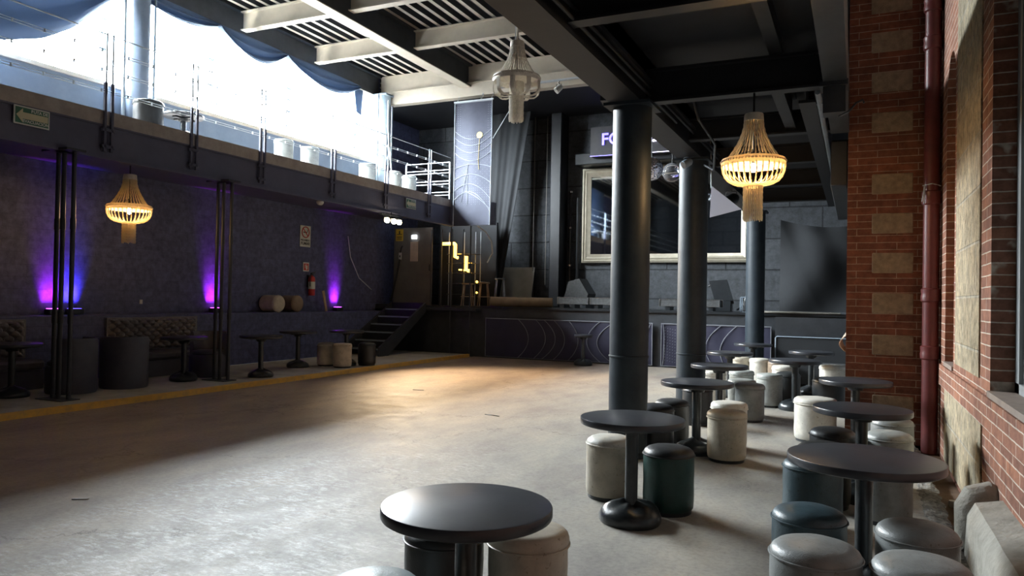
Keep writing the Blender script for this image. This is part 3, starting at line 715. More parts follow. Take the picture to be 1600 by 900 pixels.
for y, c, l in ((8.30, 'charcoal', 'dark stool lit from behind, nearest one on the gallery'), (11.42, 'lightgrey', 'tall looking pale stool left of the middle pair on the gallery'),
                (12.2, 'lightgrey', 'pale rimmed stool right of the first pale one on the gallery'), (14.2, 'lightgrey', 'pale stool at the foot of the far gallery column'),
                (15.3, 'lightgrey', 'pale stool left of the last pair behind the gallery wires'), (16.0, 'lightgrey', 'last pale stool of the gallery next to the white tubular railing')):
    stool(-10.42, y, c, l, 1, 4.2, r=.225 if y < 9 else .185, style=2, group=G5)
# stools lying on the ledge
for i, (y, l) in enumerate(((12.86, 'cream stool lying on its side on the ledge, in front'), (13.42, 'grey ended stool lying on its side on the ledge, behind'))):
    o = stool(-11.98, y, 'cream' if i == 0 else 'tan', l, 0, 0, group='stools lying on the ledge', style=0)
    o.rotation_euler = (0, radians(90), 0); o.location = (-12.28, y+.06+.06*i, 1.17+.195)

# ================================================================ LEFT LOUNGE SEATS
def barrel_chair(label, x, y, face, z=.08):
    t = thing('barrel_chair', label, 'chair', (x, y, z), face, 'black barrel lounge chairs')
    MB().lathe([(0, 0), (.325, 0), (.335, .02), (.335, .36), (.32, .40), (0, .41)], n=40).build('seat_base', 'lounge_black', t)
    MB().lathe([(0, .40), (.27, .40), (.285, .42), (.28, .455), (.24, .475), (0, .48)], n=32, c=(.03, 0, 0)).build('seat_cushion', 'lounge_black', t)
    mb = MB(); a0, a1 = radians(82), radians(278); pr_ = [(.338, .0), (.348, .04), (.348, .76), (.335, .79), (.30, .79), (.285, .76), (.285, .02)]
    mb.lathe(pr_, n=36, a0=a0, a1=a1)
    for a in (a0, a1):
        k = [(r*cos(a), r*sin(a), zz) for r, zz in pr_]; mb.add(k, [tuple(range(len(k)))])
    mb.build('backrest', 'lounge_black', t)
    MB().tube([(.317*cos(a0+(a1-a0)*i/30), .317*sin(a0+(a1-a0)*i/30), .793) for i in range(31)], .012, 6).build('piping', 'lounge_black', t)
barrel_chair('black barrel chair seen from behind, in front of the tufted bench', -10.45, 8.0, radians(152))
barrel_chair('black barrel chair right behind the near pole cluster', -10.55, 7.2, radians(200))
barrel_chair('black barrel chair showing its seat behind the second pole cluster', -10.62, 9.85, radians(-70))
def tufted_bench(label, y0, y1):
    t = thing('tufted_bench', label, 'bench', (-11.765, 0, .08), 0, 'tufted benches along the ledge')
    L = y1-y0
    MB().box(.0, .52, y0, y1, .0, .30, bev=.01).build('base', 'lounge_black', t)
    MB().box(.02, .56, y0, y1, .30, .44, bev=.04).build('seat_cushion', 'lounge_black', t)
    nx = max(2, round(L/.17)); nz = 4
    def fn(u, v):
        a = u*nx; b_ = v*nz
        d = abs(sin(pi*(a+b_)/1))*abs(sin(pi*(a-b_)/1))
        h = .02+.07*min(1, d*1.4)**.6
        e = min(1, min(u, 1-u)*20, min(v, 1-v)*12+.2)
        return (.03+h*e, y0+L*u, .46+.56*v)
    mb = MB(); mb.grid(fn, nx*10, nz*8); mb.box(0, .045, y0, y1, .44, 1.04)
    mb.build('tufted_backrest', 'grey_tuft', t)
    bt = MB()
    for i in range(nx+1):
        for j in range(1, nz):
            if (i+j) % 1 == 0: bt.ball((.055, y0+L*min(max(i/nx, .02), .98), .46+.56*j/nz), .012, 8)
    bt.build('buttons', 'lounge_black', t).__setitem__('kind', 'stuff')
mottled('grey_tuft', (.17, .16, .17), (.12, .115, .125), .35, 8, bst=.1)
tufted_bench('dark bench with a tufted grey backrest behind the barrel chair', 8.62, 10.55)
tufted_bench('dark bench with a tufted backrest at the far left edge', 5.2, 7.25)

# far bench at the right
t = thing('wall_bench', 'dark upholstered bench back before the low wall by the pier', 'bench', (-.8, 15.6, 0))
MB().box(-.66, .70, .06, .16, .05, .92, bev=.02).build('backrest', 'black_drape', t)
MB().tube([(-.66, .05, .1), (-.66, .05, .89), (-.63, .05, .92), (.70, .05, .92)], .012).build('piping', 'grey_post', t)
MB().box(-.62, .68, -.42, .06, .02, .44, bev=.03).build('seat', 'black_drape', t)

# ================================================================ CHANDELIERS
def chandelier(label, loc, lit, R_=.30, H_=1.03, open_=False, rope=.3, rot=0):
    t = thing('bead_chandelier', label, 'chandelier', loc, rot, 'beaded chandeliers'); BD = 'lit_beads' if lit else 'beads'
    s = R_/.30
    z0 = 0; zc = -.075*s; zw = -.47*s; zb = -.70*s; ze = -H_
    mb = MB().lathe([(.085*s, z0), (.09*s, z0-.01), (.095*s, zc), (.085*s, zc)], n=32); mb.lathe([(0, z0), (.085*s, z0)], n=32)
    mb.build('cap', 'beads', t)
    n = 32 if not open_ else 44
    def bead_r(i): return (.0088 if i % 2 else .0050)*s
    up = MB()
    for k in range(n):
        a = 2*pi*k/n+random.uniform(-.02, .02); pts = []; rr = []
        for i in range(15):
            u = i/14; r = (.088+(R_/s*.90-.088)*(u**1.75))*s; z = zc+(zw-zc)*u
            pts.append((r*cos(a), r*sin(a), z)); rr.append(bead_r(i))
        up.tube(pts, rr, 5)
    up.build('upper_strands', BD, t)
    rg = MB()
    rg.lathe([(R_*.90, zw+.03*s), (R_*1.0, zw+.02*s), (R_*1.02, zw-.03*s), (R_*.985, zw-.05*s), (R_*.965, zw-.03*s), (R_*.95, zw+.01*s)], n=48)
    for k in range(60):
        a = 2*pi*k/60; rg.ball((R_*1.01*cos(a), R_*1.01*sin(a), zw-.005*s), .012*s, 6)
    rg.build('ring', BD, t)
    lo = MB()
    if not open_:
        for k in range(n):
            a = 2*pi*k/n+.03; pts = []; rr = []
            for i in range(13):
                u = i/12; r = (R_-(R_-.10*s)*(u**2.2)); z = zw-.03*s+(zb-zw+.03*s)*sin(u*pi/2)
                pts.append((r*cos(a), r*sin(a), z)); rr.append(bead_r(i))
            lo.tube(pts, rr, 5)
    else:
        for k in range(9):
            for q in range(6):
                a = 2*pi*k/9+q*.035; pts = []; rr = []
                for i in range(13):
                    u = i/12; r = R_*(.98-.75*u+.30*sin(u*pi)); z = zw-.03*s+(zb-zw+.03*s)*(u+.35*sin(pi*u))*(1.1-.1*u)
                    pts.append((r*cos(a), r*sin(a), z)); rr.append(bead_r(i))
                lo.tube(pts, rr, 5)
    lo.build('basket_strands', BD, t)
    ts = MB()
    for k in range(30):
        a = 2*pi*k/30; r = .088*s; top = zb if not open_ else zw-.05*s
        ll = ze+random.uniform(0, .02)*s
        pts = [(r*cos(a), r*sin(a), top+(ll-top)*i/14) for i in range(15)]; ts.tube(pts, [bead_r(i) for i in range(15)], 5)
    ts.lathe([(.095*s, zb+.01), (.10*s, zb-.005), (.095*s, zb-.02)], n=28)
    ts.build('tassel', BD, t)
    fr = MB().tube([(0, 0, z0), (0, 0, zw+.1*s)], .006, 6)
    for k in range(4):
        a = pi/2*k; fr.tube([(0, 0, zw+.12*s), (R_*.95*cos(a), R_*.95*sin(a), zw)], .004, 5)
    fr.build('frame', 'gloss_black', t)
    MB().tube([(0, 0, 0), (.0, 0, .0+rope*.5), (0, 0, rope)], .010 if not open_ else .014, 6).build('cord', 'beads' if open_ else 'gloss_black', t)
    if lit:
        MB().ball((0, 0, zw-.06*s), .032*s, 16, rz=.048*s).build('bulb', 'bulb_glow', t)
        MB().lathe([(.018*s, zw-.02*s), (.018*s, zw+.10*s)], n=12).build('socket', 'gloss_black', t)
        ld = bpy.data.lights.new('chandelier_light', 'POINT'); ld.energy = lit; ld.color = (1, .60, .26); ld.shadow_soft_size = .05
        lo_ = bpy.data.objects.new('chandelier_light', ld); COL.objects.link(lo_); lo_.parent = t; lo_.location = (0, 0, zw-.14*s)
    return t
chandelier('lit beaded chandelier hanging under the right ceiling by the brick pier', (-.91, 7.36, 3.40), 42, .292, 1.03, rope=.2)
chandelier('lit beaded chandelier hanging under the gallery at the left', (-10.42, 8.0, 3.43), 34, .325, 1.09, rope=.31)
chandelier('unlit white chandelier with drooping bead swags hanging high over the hall', (-3.95, 8.5, 4.86), 0, .30, 1.03, open_=True, rope=2.85)

# ================================================================ FLOOD LIGHTS, UPLIGHTS
fl = thing('flood_light_bar', 'bar of three warm flood lights glowing under the gallery edge', 'flood light', (-9.86, 14.45, 3.34))
MB().box(-.04, .0, -.42, .42, .10, .14).box(-.03, -.01, -.02, .02, .1, .2).build('bar', 'gloss_black', fl)
for dy in (-.27, 0.0, .22):
    d = Vector((.62, -.55, -.55)).normalized(); c = Vector((.04, dy, 0))
    a = d.cross(Vector((0, 0, 1))).normalized(); b_ = a.cross(d)
    h = MB().obox(c-d*.05, a*.07, b_*.055, d*.045).build('housing', 'gloss_black', fl)
    mb = MB(); mb.ball((0, 0, 0), .06, 14); o = mb.build('lamp', 'flood_glow', fl, loc=c+d*.03)
    ld = bpy.data.lights.new('flood_spot', 'SPOT'); ld.energy = 700; ld.color = (1, .76, .48); ld.spot_size = radians(78); ld.spot_blend = .9; ld.shadow_soft_size = .06
    lo_ = bpy.data.objects.new('flood_spot', ld); COL.objects.link(lo_); lo_.parent = fl; lo_.location = c+d*.10
    tgt = Vector((-5.6, 12.6+dy*2, 0)); dd = tgt-(Vector(fl.location)+c)
    lo_.rotation_euler = dd.to_track_quat('-Z', 'Y').to_euler()
def uplight(y, label, cols, x=-12.18, wsc=1):
    t = thing('uplight', label, 'uplight', (x, y, 1.17), 0, 'purple wall uplights')
    n = len(cols)
    for i, (dy, c, e) in enumerate(cols):
        MB().box(-.06, .09, dy-.13, dy+.13, 0.0, .10, bev=.012).build('housing', 'gloss_black', t)
        MB().box(-.04, .05, dy-.10, dy+.10, .10, .108).build('led_panel', 'magenta_led' if c == 'm' else 'blue_led', t)
        ld = bpy.data.lights.new('led_glow', 'AREA'); ld.shape = 'RECTANGLE'; ld.size = .26; ld.size_y = .08; ld.energy = e
        ld.spread = radians(46)
        ld.color = (.60, .03, 1.0) if c == 'm' else (.10, .06, 1.0)
        lo_ = bpy.data.objects.new('led_glow', ld); COL.objects.link(lo_); lo_.parent = t; lo_.location = (-.02, dy, .115); lo_.rotation_euler = (0, radians(180+6), radians(0)); lo_.rotation_euler = Vector((-.30, 0, 1)).to_track_quat('-Z', 'Y').to_euler()
uplight(8.12, 'purple uplight on the ledge behind the near pole cluster', [(-.14, 'm', 5), (.22, 'b', 8)])
uplight(11.45, 'purple uplight on the ledge behind the second pole cluster', [(-.02, 'm', 7)])
uplight(15.45, 'purple uplight on the ledge right of the fire extinguisher', [(0, 'm', 6)])
for y, l in ((8.12, 'near'),):
    pass
# ================================================================ STAIRS
st = thing('stage_stairs', 'black metal stairs with bright worn nosings up to the landing', 'stairs', (-11.22, 0, 0))
N = 6; y0, y1, z0_, z1_ = 15.3, 17.3, .08, 1.26
for i in range(N):
    zz = z0_+(i+1)*(z1_-z0_)/N-.02; yy = y0+i*(y1-y0)/N
    s_ = MB().box(-.52, .52, yy, yy+.33, zz-.03, zz, bev=.004).build('tread', 'dark_steel', st)
    MB().box(-.52, .52, yy-.012, yy+.004, zz-.03, zz+.003).build('nosing', 'grey_post', s_)
    MB().box(-.52, .52, yy+.30, yy+.31, zz-.03, zz+(z1_-z0_)/N-.03).build('riser', 'gloss_black', s_)
for x in (-.54, .54):
    MB().prism([(y0-.12, .08), (y0-.12, .30), (y1, 1.42), (y1, 1.16), (y0+.25, .08)], 'X', x-.03, x+.03).build('stringer', 'dark_steel', st)

# ================================================================ END WALL BEHIND STAIRS
dp = thing('door_panel', 'tall grey door panel at the top of the stairs', 'door', (-12.0, 18.62, 1.335))
MB().box(-.62, .70, 0, .05, 0, 2.28, bev=.005).build('leaf', 'grey_board', dp)
MB().box(.62, .66, -.02, 0, 1.0, 1.2, bev=.005).build('handle', 'gloss_black', dp)
tag(MB().box(-11.28, -9.4, 19.05, 19.15, 1.345, 3.75).build('backstage_screen', 'black_drape'), 'dark screen wall to the right of the grey door panel', 'screen')
sg = thing('warning_sign', 'yellow warning sign taped on the grey door panel', 'sign', (-12.42, 18.60, 3.42))
MB().box(-.125, .125, 0, .012, -.19, .16).build('plate', 'sign_yellow', sg)
MB().box(-.09, .09, -.004, 0, .00, .02).box(-.02, .02, -.004, 0, .02, .11).box(-.09, .09, -.004, 0, -.08, -.06).box(-.08, .08, -.004, 0, -.12, -.105).box(-.085, .085, -.004, 0, -.155, -.14).build('marks', 'sign_black', sg)
tag(MB().box(-12.03, -11.77, 18.60, 18.615, 2.62, 3.20).build('notice_sheet', 'paper'), 'long tan paper notice on the grey door panel', 'paper')
tag(MB().box(-11.97, -11.80, 18.55, 18.61, 3.28, 3.40, bev=.01).build('emergency_lamp', 'exit_glow'), 'small white lamp above the tan notice', 'lamp')
cc = thing('control_box', 'small box on a dark cable on the grey door panel', 'switch box', (-12.37, 18.57, 2.78))
MB().box(-.05, .05, 0, .03, -.11, .10, bev=.01).build('box', 'white_plastic', cc)
MB().box(-.02, .02, -.005, 0, -.04, .02).build('switch', 'sign_black', cc)
MB().tube([(0, .01, .1), (.05, 0, .25), (.09, 0, .30)], .022).tube([(0, .0, -.1), (-.08, 0, -.5), (-.2, .0, -1.0), (-.3, 0, -1.35)], .03).build('cable', 'gloss_black', cc)
tag(MB().tube([(-12.24, 15.9, 3.15), (-12.22, 16.0, 2.6), (-12.15, 16.3, 2.05), (-12.1, 16.8, 1.75)], .012).build('hanging_cable', 'rail_metal'), 'thin pale cable drooping on the dark wall left of the door panel', 'cable')
for i, (x, l) in enumerate(((-11.05, 'first'), (-10.72, 'second'), (-10.38, 'third'), (-10.02, 'fourth'))):
    tag(MB().tube([(x, 18.2, 1.335), (x, 18.2, 3.5)], .024, 8).build('backstage_pole', 'dark_steel'), 'thin dark pole right of the door panel, %s from the left' % l, 'pole', 'poles beside the door panel')
for x, l in ((-9.98, 'left one below the banner'), (-9.38, 'right one at the banner edge')):
    tag(MB().tube([(x, 17.45, .0), (x, 17.45, 3.5)], .018, 8).build('stage_upright', 'dark_steel'), 'thin steel upright at the stage corner, ' + l, 'pole', 'uprights at the stage corner')

# yellow neon rack
rk = thing('metal_rack', 'wire shelf rack holding yellow neon zigzags', 'rack', (-10.15, 18.55, 1.345))
for x in (-.52, -.02, .34, .50):
    MB().tube([(x, 0, 0), (x, 0, 2.1)], .014, 6).build('upright', 'rail_metal', rk)
for z in (.32, .62, .92, 1.20, 1.46):
    s_ = MB()
    for y in (-.12, .1): s_.tube([(-.52, y, z), (.5, y, z)], .010, 6)
    s_.box(-.5, .48, -.11, .1, z-.006, z+.004); s_.build('shelf', 'dark_steel', rk)
    if z > .5: MB().box(-.42, -.30, -.13, -.12, z, z+.02).box(-.2, -.02, -.13, -.12, z, z+.02).box(.1, .3, -.13, -.12, z, z+.02).build('glint_strip', 'chrome', rk)
tag(MB().tube([(-10.75, 18.30, 3.10), (-10.35, 18.30, 3.10), (-10.33, 18.30, 3.08), (-10.33, 18.30, 2.72), (-10.24, 18.3, 2.70)], .045, 10).build('neon_tube', 'neon_yellow'), 'upper bent yellow neon tube on the rack', 'neon light', 'yellow neon tubes on the rack')
tag(MB().tube([(-9.97, 18.30, 2.74), (-9.97, 18.30, 2.36), (-9.90, 18.30, 2.33), (-9.86, 18.3, 2.33)], .045, 10).tube([(-10.2, 18.3, 2.36), (-9.97, 18.3, 2.34)], .02, 8).build('neon_tube', 'neon_yellow'), 'lower bent yellow neon tube on the rack', 'neon light', 'yellow neon tubes on the rack')
tag(MB().ball((-9.62, 18.3, 2.02), .035, 10).build('glow_bulb', 'neon_yellow'), 'small upper yellow bulb at the right side of the rack', 'lamp', 'small yellow bulbs')
tag(MB().ball((-9.62, 18.3, 1.72), .028, 10).build('glow_bulb', 'neon_yellow'), 'small lower yellow bulb at the right side of the rack', 'lamp', 'small yellow bulbs')
# white hose from the banner
tag(MB().tube([(-9.3, 17.44, 3.62), (-9.25, 17.6, 3.5), (-9.1, 17.8, 3.35), (-8.98, 17.9, 3.1), (-9.0, 18.0, 2.8), (-9.2, 18.1, 2.55)], .02).build('white_hose', 'white_plastic'), 'pale hose curving down below the hanging banner', 'hose')

# ================================================================ SIGNS ON THE LEFT
def evac(label, y, w_, h_, z, x=-9.895, txt=True):
    t = thing('evacuation_sign', label, 'sign', (x, y, z), 0, 'green evacuation arrow signs')
    MB().box(0, .012, -w_/2, w_/2, -h_/2, h_/2, bev=.004).build('plate', 'sign_white', t)
    MB().box(.0121, .015, -w_*.46, w_*.46, -h_*.42, h_*.42).build('panel', 'sign_green', t)
    p = [(-w_*.44, -h_*.0), (-w_*.26, h_*.38), (-w_*.26, h_*.17), (w_*.44, h_*.17), (w_*.44, -h_*.17), (-w_*.26, -h_*.17), (-w_*.26, -h_*.38)]
    MB().prism(p, 'X', .0151, .018).build('arrow', 'sign_cream', t)
    rot = (radians(90), 0, radians(90))
    text_mesh('RUTA DE', h_*.22, .0008, 'lettering', 'sign_white', t, (.0175, w_*.20, h_*.29), rot, .002)
    text_mesh('EVACUACIÓN', h_*.22, .0008, 'lettering', 'sign_white', t, (.0195, w_*.10, -h_*.29), rot, .002)
evac('larger green and white evacuation arrow sign at the upper left of the gallery beam', 6.12, .47, .245, 3.86)
evac('smaller green evacuation arrow sign on the gallery beam near the flood lights', 15.28, .44, .24, 3.84)
ns = thing('no_smoking_sign', 'white no smoking sign on the dark wall above the extinguisher', 'sign', (-12.29, 14.28, 3.02))
MB().box(0, .012, -.19, .19, -.27, .25, bev=.004).build('plate', 'sign_white', ns)
mb = MB(); mb.tube([(.015, .13*cos(2*pi*i/32), .09+.13*sin(2*pi*i/32)) for i in range(32)], .013, 6, closed=True); mb.obox((.015, 0, .09), (.004, 0, 0), (0, .09, -.09), (0, .008, .008)); mb.build('ban_ring', 'sign_red', ns)
MB().box(.012, .016, -.08, .06, .075, .10).tube([(.016, .07, .1), (.016, .06, .13), (.016, .08, .16)], .007, 5).build('cigarette', 'sign_black', ns)
rot = (radians(90), 0, radians(90))
text_mesh('PROHIBIDO', .062, .001, 'lettering', 'sign_black', ns, (.0135, 0, -.11), rot, .002)
text_mesh('FUMAR', .10, .001, 'lettering', 'sign_black', ns, (.0135, 0, -.19), rot, .003)
es = thing('extinguisher_sign', 'small red and white extinguisher sign', 'sign', (-12.29, 14.33, 2.26))
MB().box(0, .012, -.11, .11, -.11, .11, bev=.004).build('plate', 'sign_white', es)
MB().box(.012, .015, -.085, .085, -.085, .085).build('panel', 'sign_red', es)
MB().box(.015, .018, -.01, .04, -.065, .03).box(.015, .018, -.045, -.03, -.03, .055).box(.015, .018, -.04, .03, .045, .058).build('pictogram', 'sign_white', es)
fe = thing('fire_extinguisher', 'red fire extinguisher hanging on the dark left wall', 'fire extinguisher', (-12.17, 14.42, 1.56))
MB().lathe([(0, 0), (.07, 0), (.082, .02), (.082, .40), (.07, .45), (.03, .48), (.025, .50), (0, .50)], n=24).build('cylinder', 'sign_red', fe)
MB().lathe([(.0835, .16), (.0835, .34)], n=24).build('label_band', 'sign_white', fe)
MB().box(-.03, .03, -.02, .02, .49, .54).obox((.02, .03, .57), (.015, 0, 0), (0, .08, .02), (0, 0, .008)).obox((.02, .03, .54), (.012, 0, 0), (0, .07, -.01), (0, 0, .006)).build('valve', 'gloss_black', fe)
MB().tube([(.02, -.02, .52), (.04, -.10, .50), (.05, -.12, .38), (.04, -.10, .22)], .012).build('hose', 'gloss_black', fe)
MB().box(-.13, -.07, -.03, .03, .2, .5).build('wall_bracket', 'gloss_black', fe)
tag(MB().obox((-12.05, 14.78, 1.42), (.012, 0, 0), (0, .035, .008), (0, -.07, .26)).build('wood_slat', 'pale_wood'), 'short pale wooden slat leaning on the ledge', 'wood slat')
tag(MB().box(-12.30, -12.28, 9.7, 9.76, 1.35, 1.43, bev=.004).build('wall_outlet', 'white_plastic'), 'tiny white wall outlet above the tufted bench', 'outlet')
sd = thing('smoke_detector', 'small white dome detector under the gallery beam', 'detector', (-10.0, 12.05, 3.47))
MB().lathe([(0, -.05), (.04, -.045), (.065, -.02), (.07, .0), (0, .0)], n=20).build('dome', 'white_plastic', sd)
MB().lathe([(.075, .0), (.075, .03), (0, .03)], n=20).build('mount', 'white_plastic', sd)

# ================================================================ HANGING BANNER
bn = thing('hanging_banner', 'tall translucent grey banner printed with white arcs and dots', 'banner', (-9.13, 17.0, 3.46))
W2, HB = .56, 3.25
def bx_(u, v): return (-W2+2*W2*u, .03*sin(u*5+v*3)*(1-v)+.006*sin(u*9), HB*v)
mb = MB(); mb.grid(bx_, 24, 60, thick=(0, .006, 0)); mb.build('cloth', 'banner_cloth', bn)
def surf(x, z):
    u = (x+W2)/(2*W2); v = z/HB; q = bx_(u, v); return Vector((x, q[1]-.008, z))
ln = MB()
def strip(pts, w_=.014):
    ln.tube([surf(x, z) for x, z in pts if -W2 <= x <= W2 and 0 <= z <= HB], w_/2, 4)
strip([(-W2+.012, HB*i/30) for i in range(31)], .03); strip([(W2-.012, HB*i/30) for i in range(31)], .03); strip([(-W2+2*W2*i/20, HB-.01) for i in range(21)], .03)
for zc, sg_ in ((2.52, 1), (2.35, 1), (2.16, 1), (1.95, 1)):
    strip([(-W2+2*W2*i/24, zc-.26+.26*((i/12-1)**2)) for i in range(25)], .014)
for zc in (1.62, 1.42, 1.22, 1.06):
    strip([(-W2+2*W2*i/24, zc-.02-(.10+(1.62-zc)*.5)*((i/12-1)**2)-(i/24)*(1.62-zc)*.6) for i in range(25)], .014)
strip([(-W2+2*W2*i/24, .95-.55*(i/24)**2) for i in range(8, 25)], .012)
strip([(-.34+.02*i, .62+.09*i) for i in range(12)], .012); strip([(-.14, .55+.1*i) for i in range(10)], .012)
for i in range(0): strip([(-.1+.045*k, 1.05-.06*k+.012*i) for k in range(0, 8)], .004) if i < 3 else None
ln.build('printed_arcs', 'print_white', bn)
dt = MB()
for i in range(17):
    for j in range(44):
        x = -W2+.05+i*.063; z = .55+j*.06
        if 1.0 < z < 1.7 or z < .6: 
            if (i+j) % 2: continue
        if z > 2.35 and abs(x) < .38: continue
        q = surf(x, z); dt.add([(q.x-.0045, q.y, q.z-.0045), (q.x+.0045, q.y, q.z-.0045), (q.x+.0045, q.y, q.z+.0045), (q.x-.0045, q.y, q.z+.0045)], [(0, 1, 2, 3)])
dt.build('printed_dots', 'print_white', bn)
q = surf(.20, 2.35)
MB().lathe([(0, 0), (.085, 0), (.085, .008), (0, .008)], (q.x, q.y-.006, q.z), 24, axis='Y').build('gold_disc', 'gold_mark', bn)  # small flat gold disc set on the banner cloth
MB().tube([surf(.20, 2.25)+Vector((0, -.004, 0)), surf(.18, 1.7)+Vector((0, -.004, 0)), surf(.20, 1.45)+Vector((0, -.004, 0))], .006).build('printed_line', 'gold_mark', bn)
MB().box(-W2-.02, W2+.02, -.02, .02, HB, HB+.035).tube([(-.5, 0, HB), (-.5, .16, HB+.24)], .006).tube([(.2, 0, HB), (.2, .16, HB+.24)], .02).tube([(.5, 0, HB), (.5, .16, HB+.24)], .006).build('hanging_rod', 'rail_metal', bn)
tag(MB().tube([(-8.55, 17.0, 5.7), (-7.6, 17.0, 7.1)], .008).build('guy_wire', 'rail_metal'), 'thin slanting wire from the banner up to the roof', 'wire')

# ================================================================ STAGE FRONT BANNERS
def stage_banner(label, x0, x1, arcs, z0=.04, z1=1.04):
    t = thing('stage_banner', label, 'banner', ((x0+x1)/2, 17.53, 0), 0, 'dark printed banners on the stage front')
    hw = (x1-x0)/2
    mb = MB(); mb.grid(lambda u, v: (-hw+2*hw*u, -.012-.012*sin(u*23+v*4), z0+(z1-z0)*v), 60, 8, thick=(0, .02, 0)); mb.build('cloth', 'dark_banner', t)
    e = MB(); y_ = -.03
    e.tube([(-hw+.01, y_, z0), (-hw+.05*0+.01, y_, z1)], .009, 5).tube([(hw-.01, y_, z0), (hw-.01, y_, z1)], .012, 5).tube([(-hw, y_, z1), (hw, y_, z1)], .014, 5).tube([(-hw, y_, z0), (hw, y_, z0)], .007, 5)
    e.build('hem', 'print_dim', t)
    a = MB()
    for (cx, bulge, sh) in arcs:
        a.tube([(cx+bulge*(1-(2*i/16-1)**2)+sh*(i/16), y_, z0+(z1-z0)*i/16) for i in range(17)], .009, 5)
    a.build('printed_arcs', 'print_dim', t)
    return t
stage_banner('long dark banner with pale arcs on the stage front, left of the nearest column', -8.92, -4.42, [(-.85, .30, .05), (-.62, .34, .05), (-.30, .30, .0), (.10, .26, 0.0), (.95, -.35, -.02), (1.55-.3, -.42, .05), (1.95, -.42, .0), (-1.3, .3, 0), (2.15, -.1, .05)])
b2 = stage_banner('dark blue banner with dotted corners on the stage front, right of the nearest column', -4.22, -1.72, [(-1.2, .03, 0), (.3, -.26, .2), (.05, -.3, .1)])
dt = MB()
for i in range(14):
    for j in range(12):
        x = -1.15+i*.06; z = .95-j*.07-i*.012
        if i+j < 16: dt.box(x-.006, x+.006, -.034, -.03, z-.006, z+.006)
dt.build('printed_dots', 'print_dim', b2)

# ================================================================ BACK WALL OF THE STAGE
mf = thing('framed_mirror', 'very large mirror in a silver frame on the stage back wall', 'mirror', (-4.92, YB-.04, 4.02))
w_, h_ = 2.36, 1.37
MB().box(-w_+.2, w_-.2, -.03, .0, -h_+.2, h_-.2).build('glass', 'mirror_glass', mf)
fm = MB()
prf = [(0, .0), (0, -.10), (.05, -.13), (.09, -.10), (.12, -.12), (.19, -.08), (.25, -.05), (.25, 0)]
def ringp(d): return [(-w_+d, -h_+d), (w_-d, -h_+d), (w_-d, h_-d), (-w_+d, h_-d)]
vs = []; fs = []
for (d, yy) in prf:
    for (a, b_) in ringp(d): vs.append((a, yy, b_))
for j in range(len(prf)-1):
    for i in range(4): fs.append((j*4+i, j*4+(i+1) % 4, (j+1)*4+(i+1) % 4, (j+1)*4+i))
fm.add(vs, fs); fm.build('frame', 'silver_frame', mf)
# sign box
sb_ = thing('lit_sign_box', 'grey hanging sign box with lit letters above the mirror', 'sign', (-5.55, 19.6, 5.98))
MB().box(-1.25, 1.35, 0, .25, -.40, .42, bev=.01).build('box', 'sign_box_grey', sb_)
MB().box(-1.25, -.4, -.012, 0, -.40, -.385).build('blue_edge', 'blue_led', sb_)
MB().box(-.4, 1.35, -.012, 0, -.40, -.385).build('white_edge', 'white_led', sb_)
rot = (radians(90), 0, 0)
text_mesh('FORO', .46, .012, 'letters', 'blue_led', sb_, (-.93, -.02, .04), rot, .006, 'LEFT')
text_mesh('LA', .46, .012, 'letters', 'white_led', sb_, (.42, -.02, .04), rot, .006, 'LEFT')
MB().tube([(-.55, .1, .42), (-.55, .1, 1.0)], .02).tube([(.9, .1, .42), (.9, .1, 1.0)], .02).build('hanger', 'rail_metal', sb_)
tag(MB().box(-7.35, -3.2, 19.87, 20.5, 5.42, 5.74, bev=.02).build('projector_shelf', 'gloss_black'), 'long black soffit shelf below the sign box', 'shelf')
# pilaster and pipes
tag(MB().box(-8.12, -7.78, 19.9, YB, 1.345, 7.0, bev=.03).build('wall_pilaster', 'ceiling_steel'), 'square grey pilaster on the stage back wall', 'pilaster')
pp = thing('drain_pipe', 'pair of thin black pipes beside the pilaster', 'pipe', (-7.62, 20.3, 1.345))
MB().tube([(0, 0, 0), (0, 0, 3.4)], .04).build('pipe', 'gloss_black', pp); MB().tube([(.22, .05, 0), (.22, .05, 3.2)], .05).build('pipe', 'gloss_black', pp)
for z in (1.2, 2.3, 3.35): MB().tube([(0, 0, z), (0, 0, z+.05)], .055).build('clamp', 'chrome', pp)
for x, z, l in ((-8.75, 2.4, 'left'), (-8.35, 2.0, 'right')):
    tag(MB().tube([(x, 20.2, z), (x, 20.2, 6.99)], .012, 6).build('pull_rope', 'grey_board'), 'thin vertical rope on the wall left of the pilaster, the %s one' % l, 'rope', 'vertical cords')
mb = MB()
mb.grid(lambda u, v: (-9.95+1.35*u*(.30+.70*v), 19.5+.03*sin(u*15)+.012*sin(u*37), 1.4+5.6*v), 50, 20, thick=(0, .02, 0))
tag(mb.build('stage_drape', 'black_drape'), 'black drape gathered at the left side of the stage', 'drape')
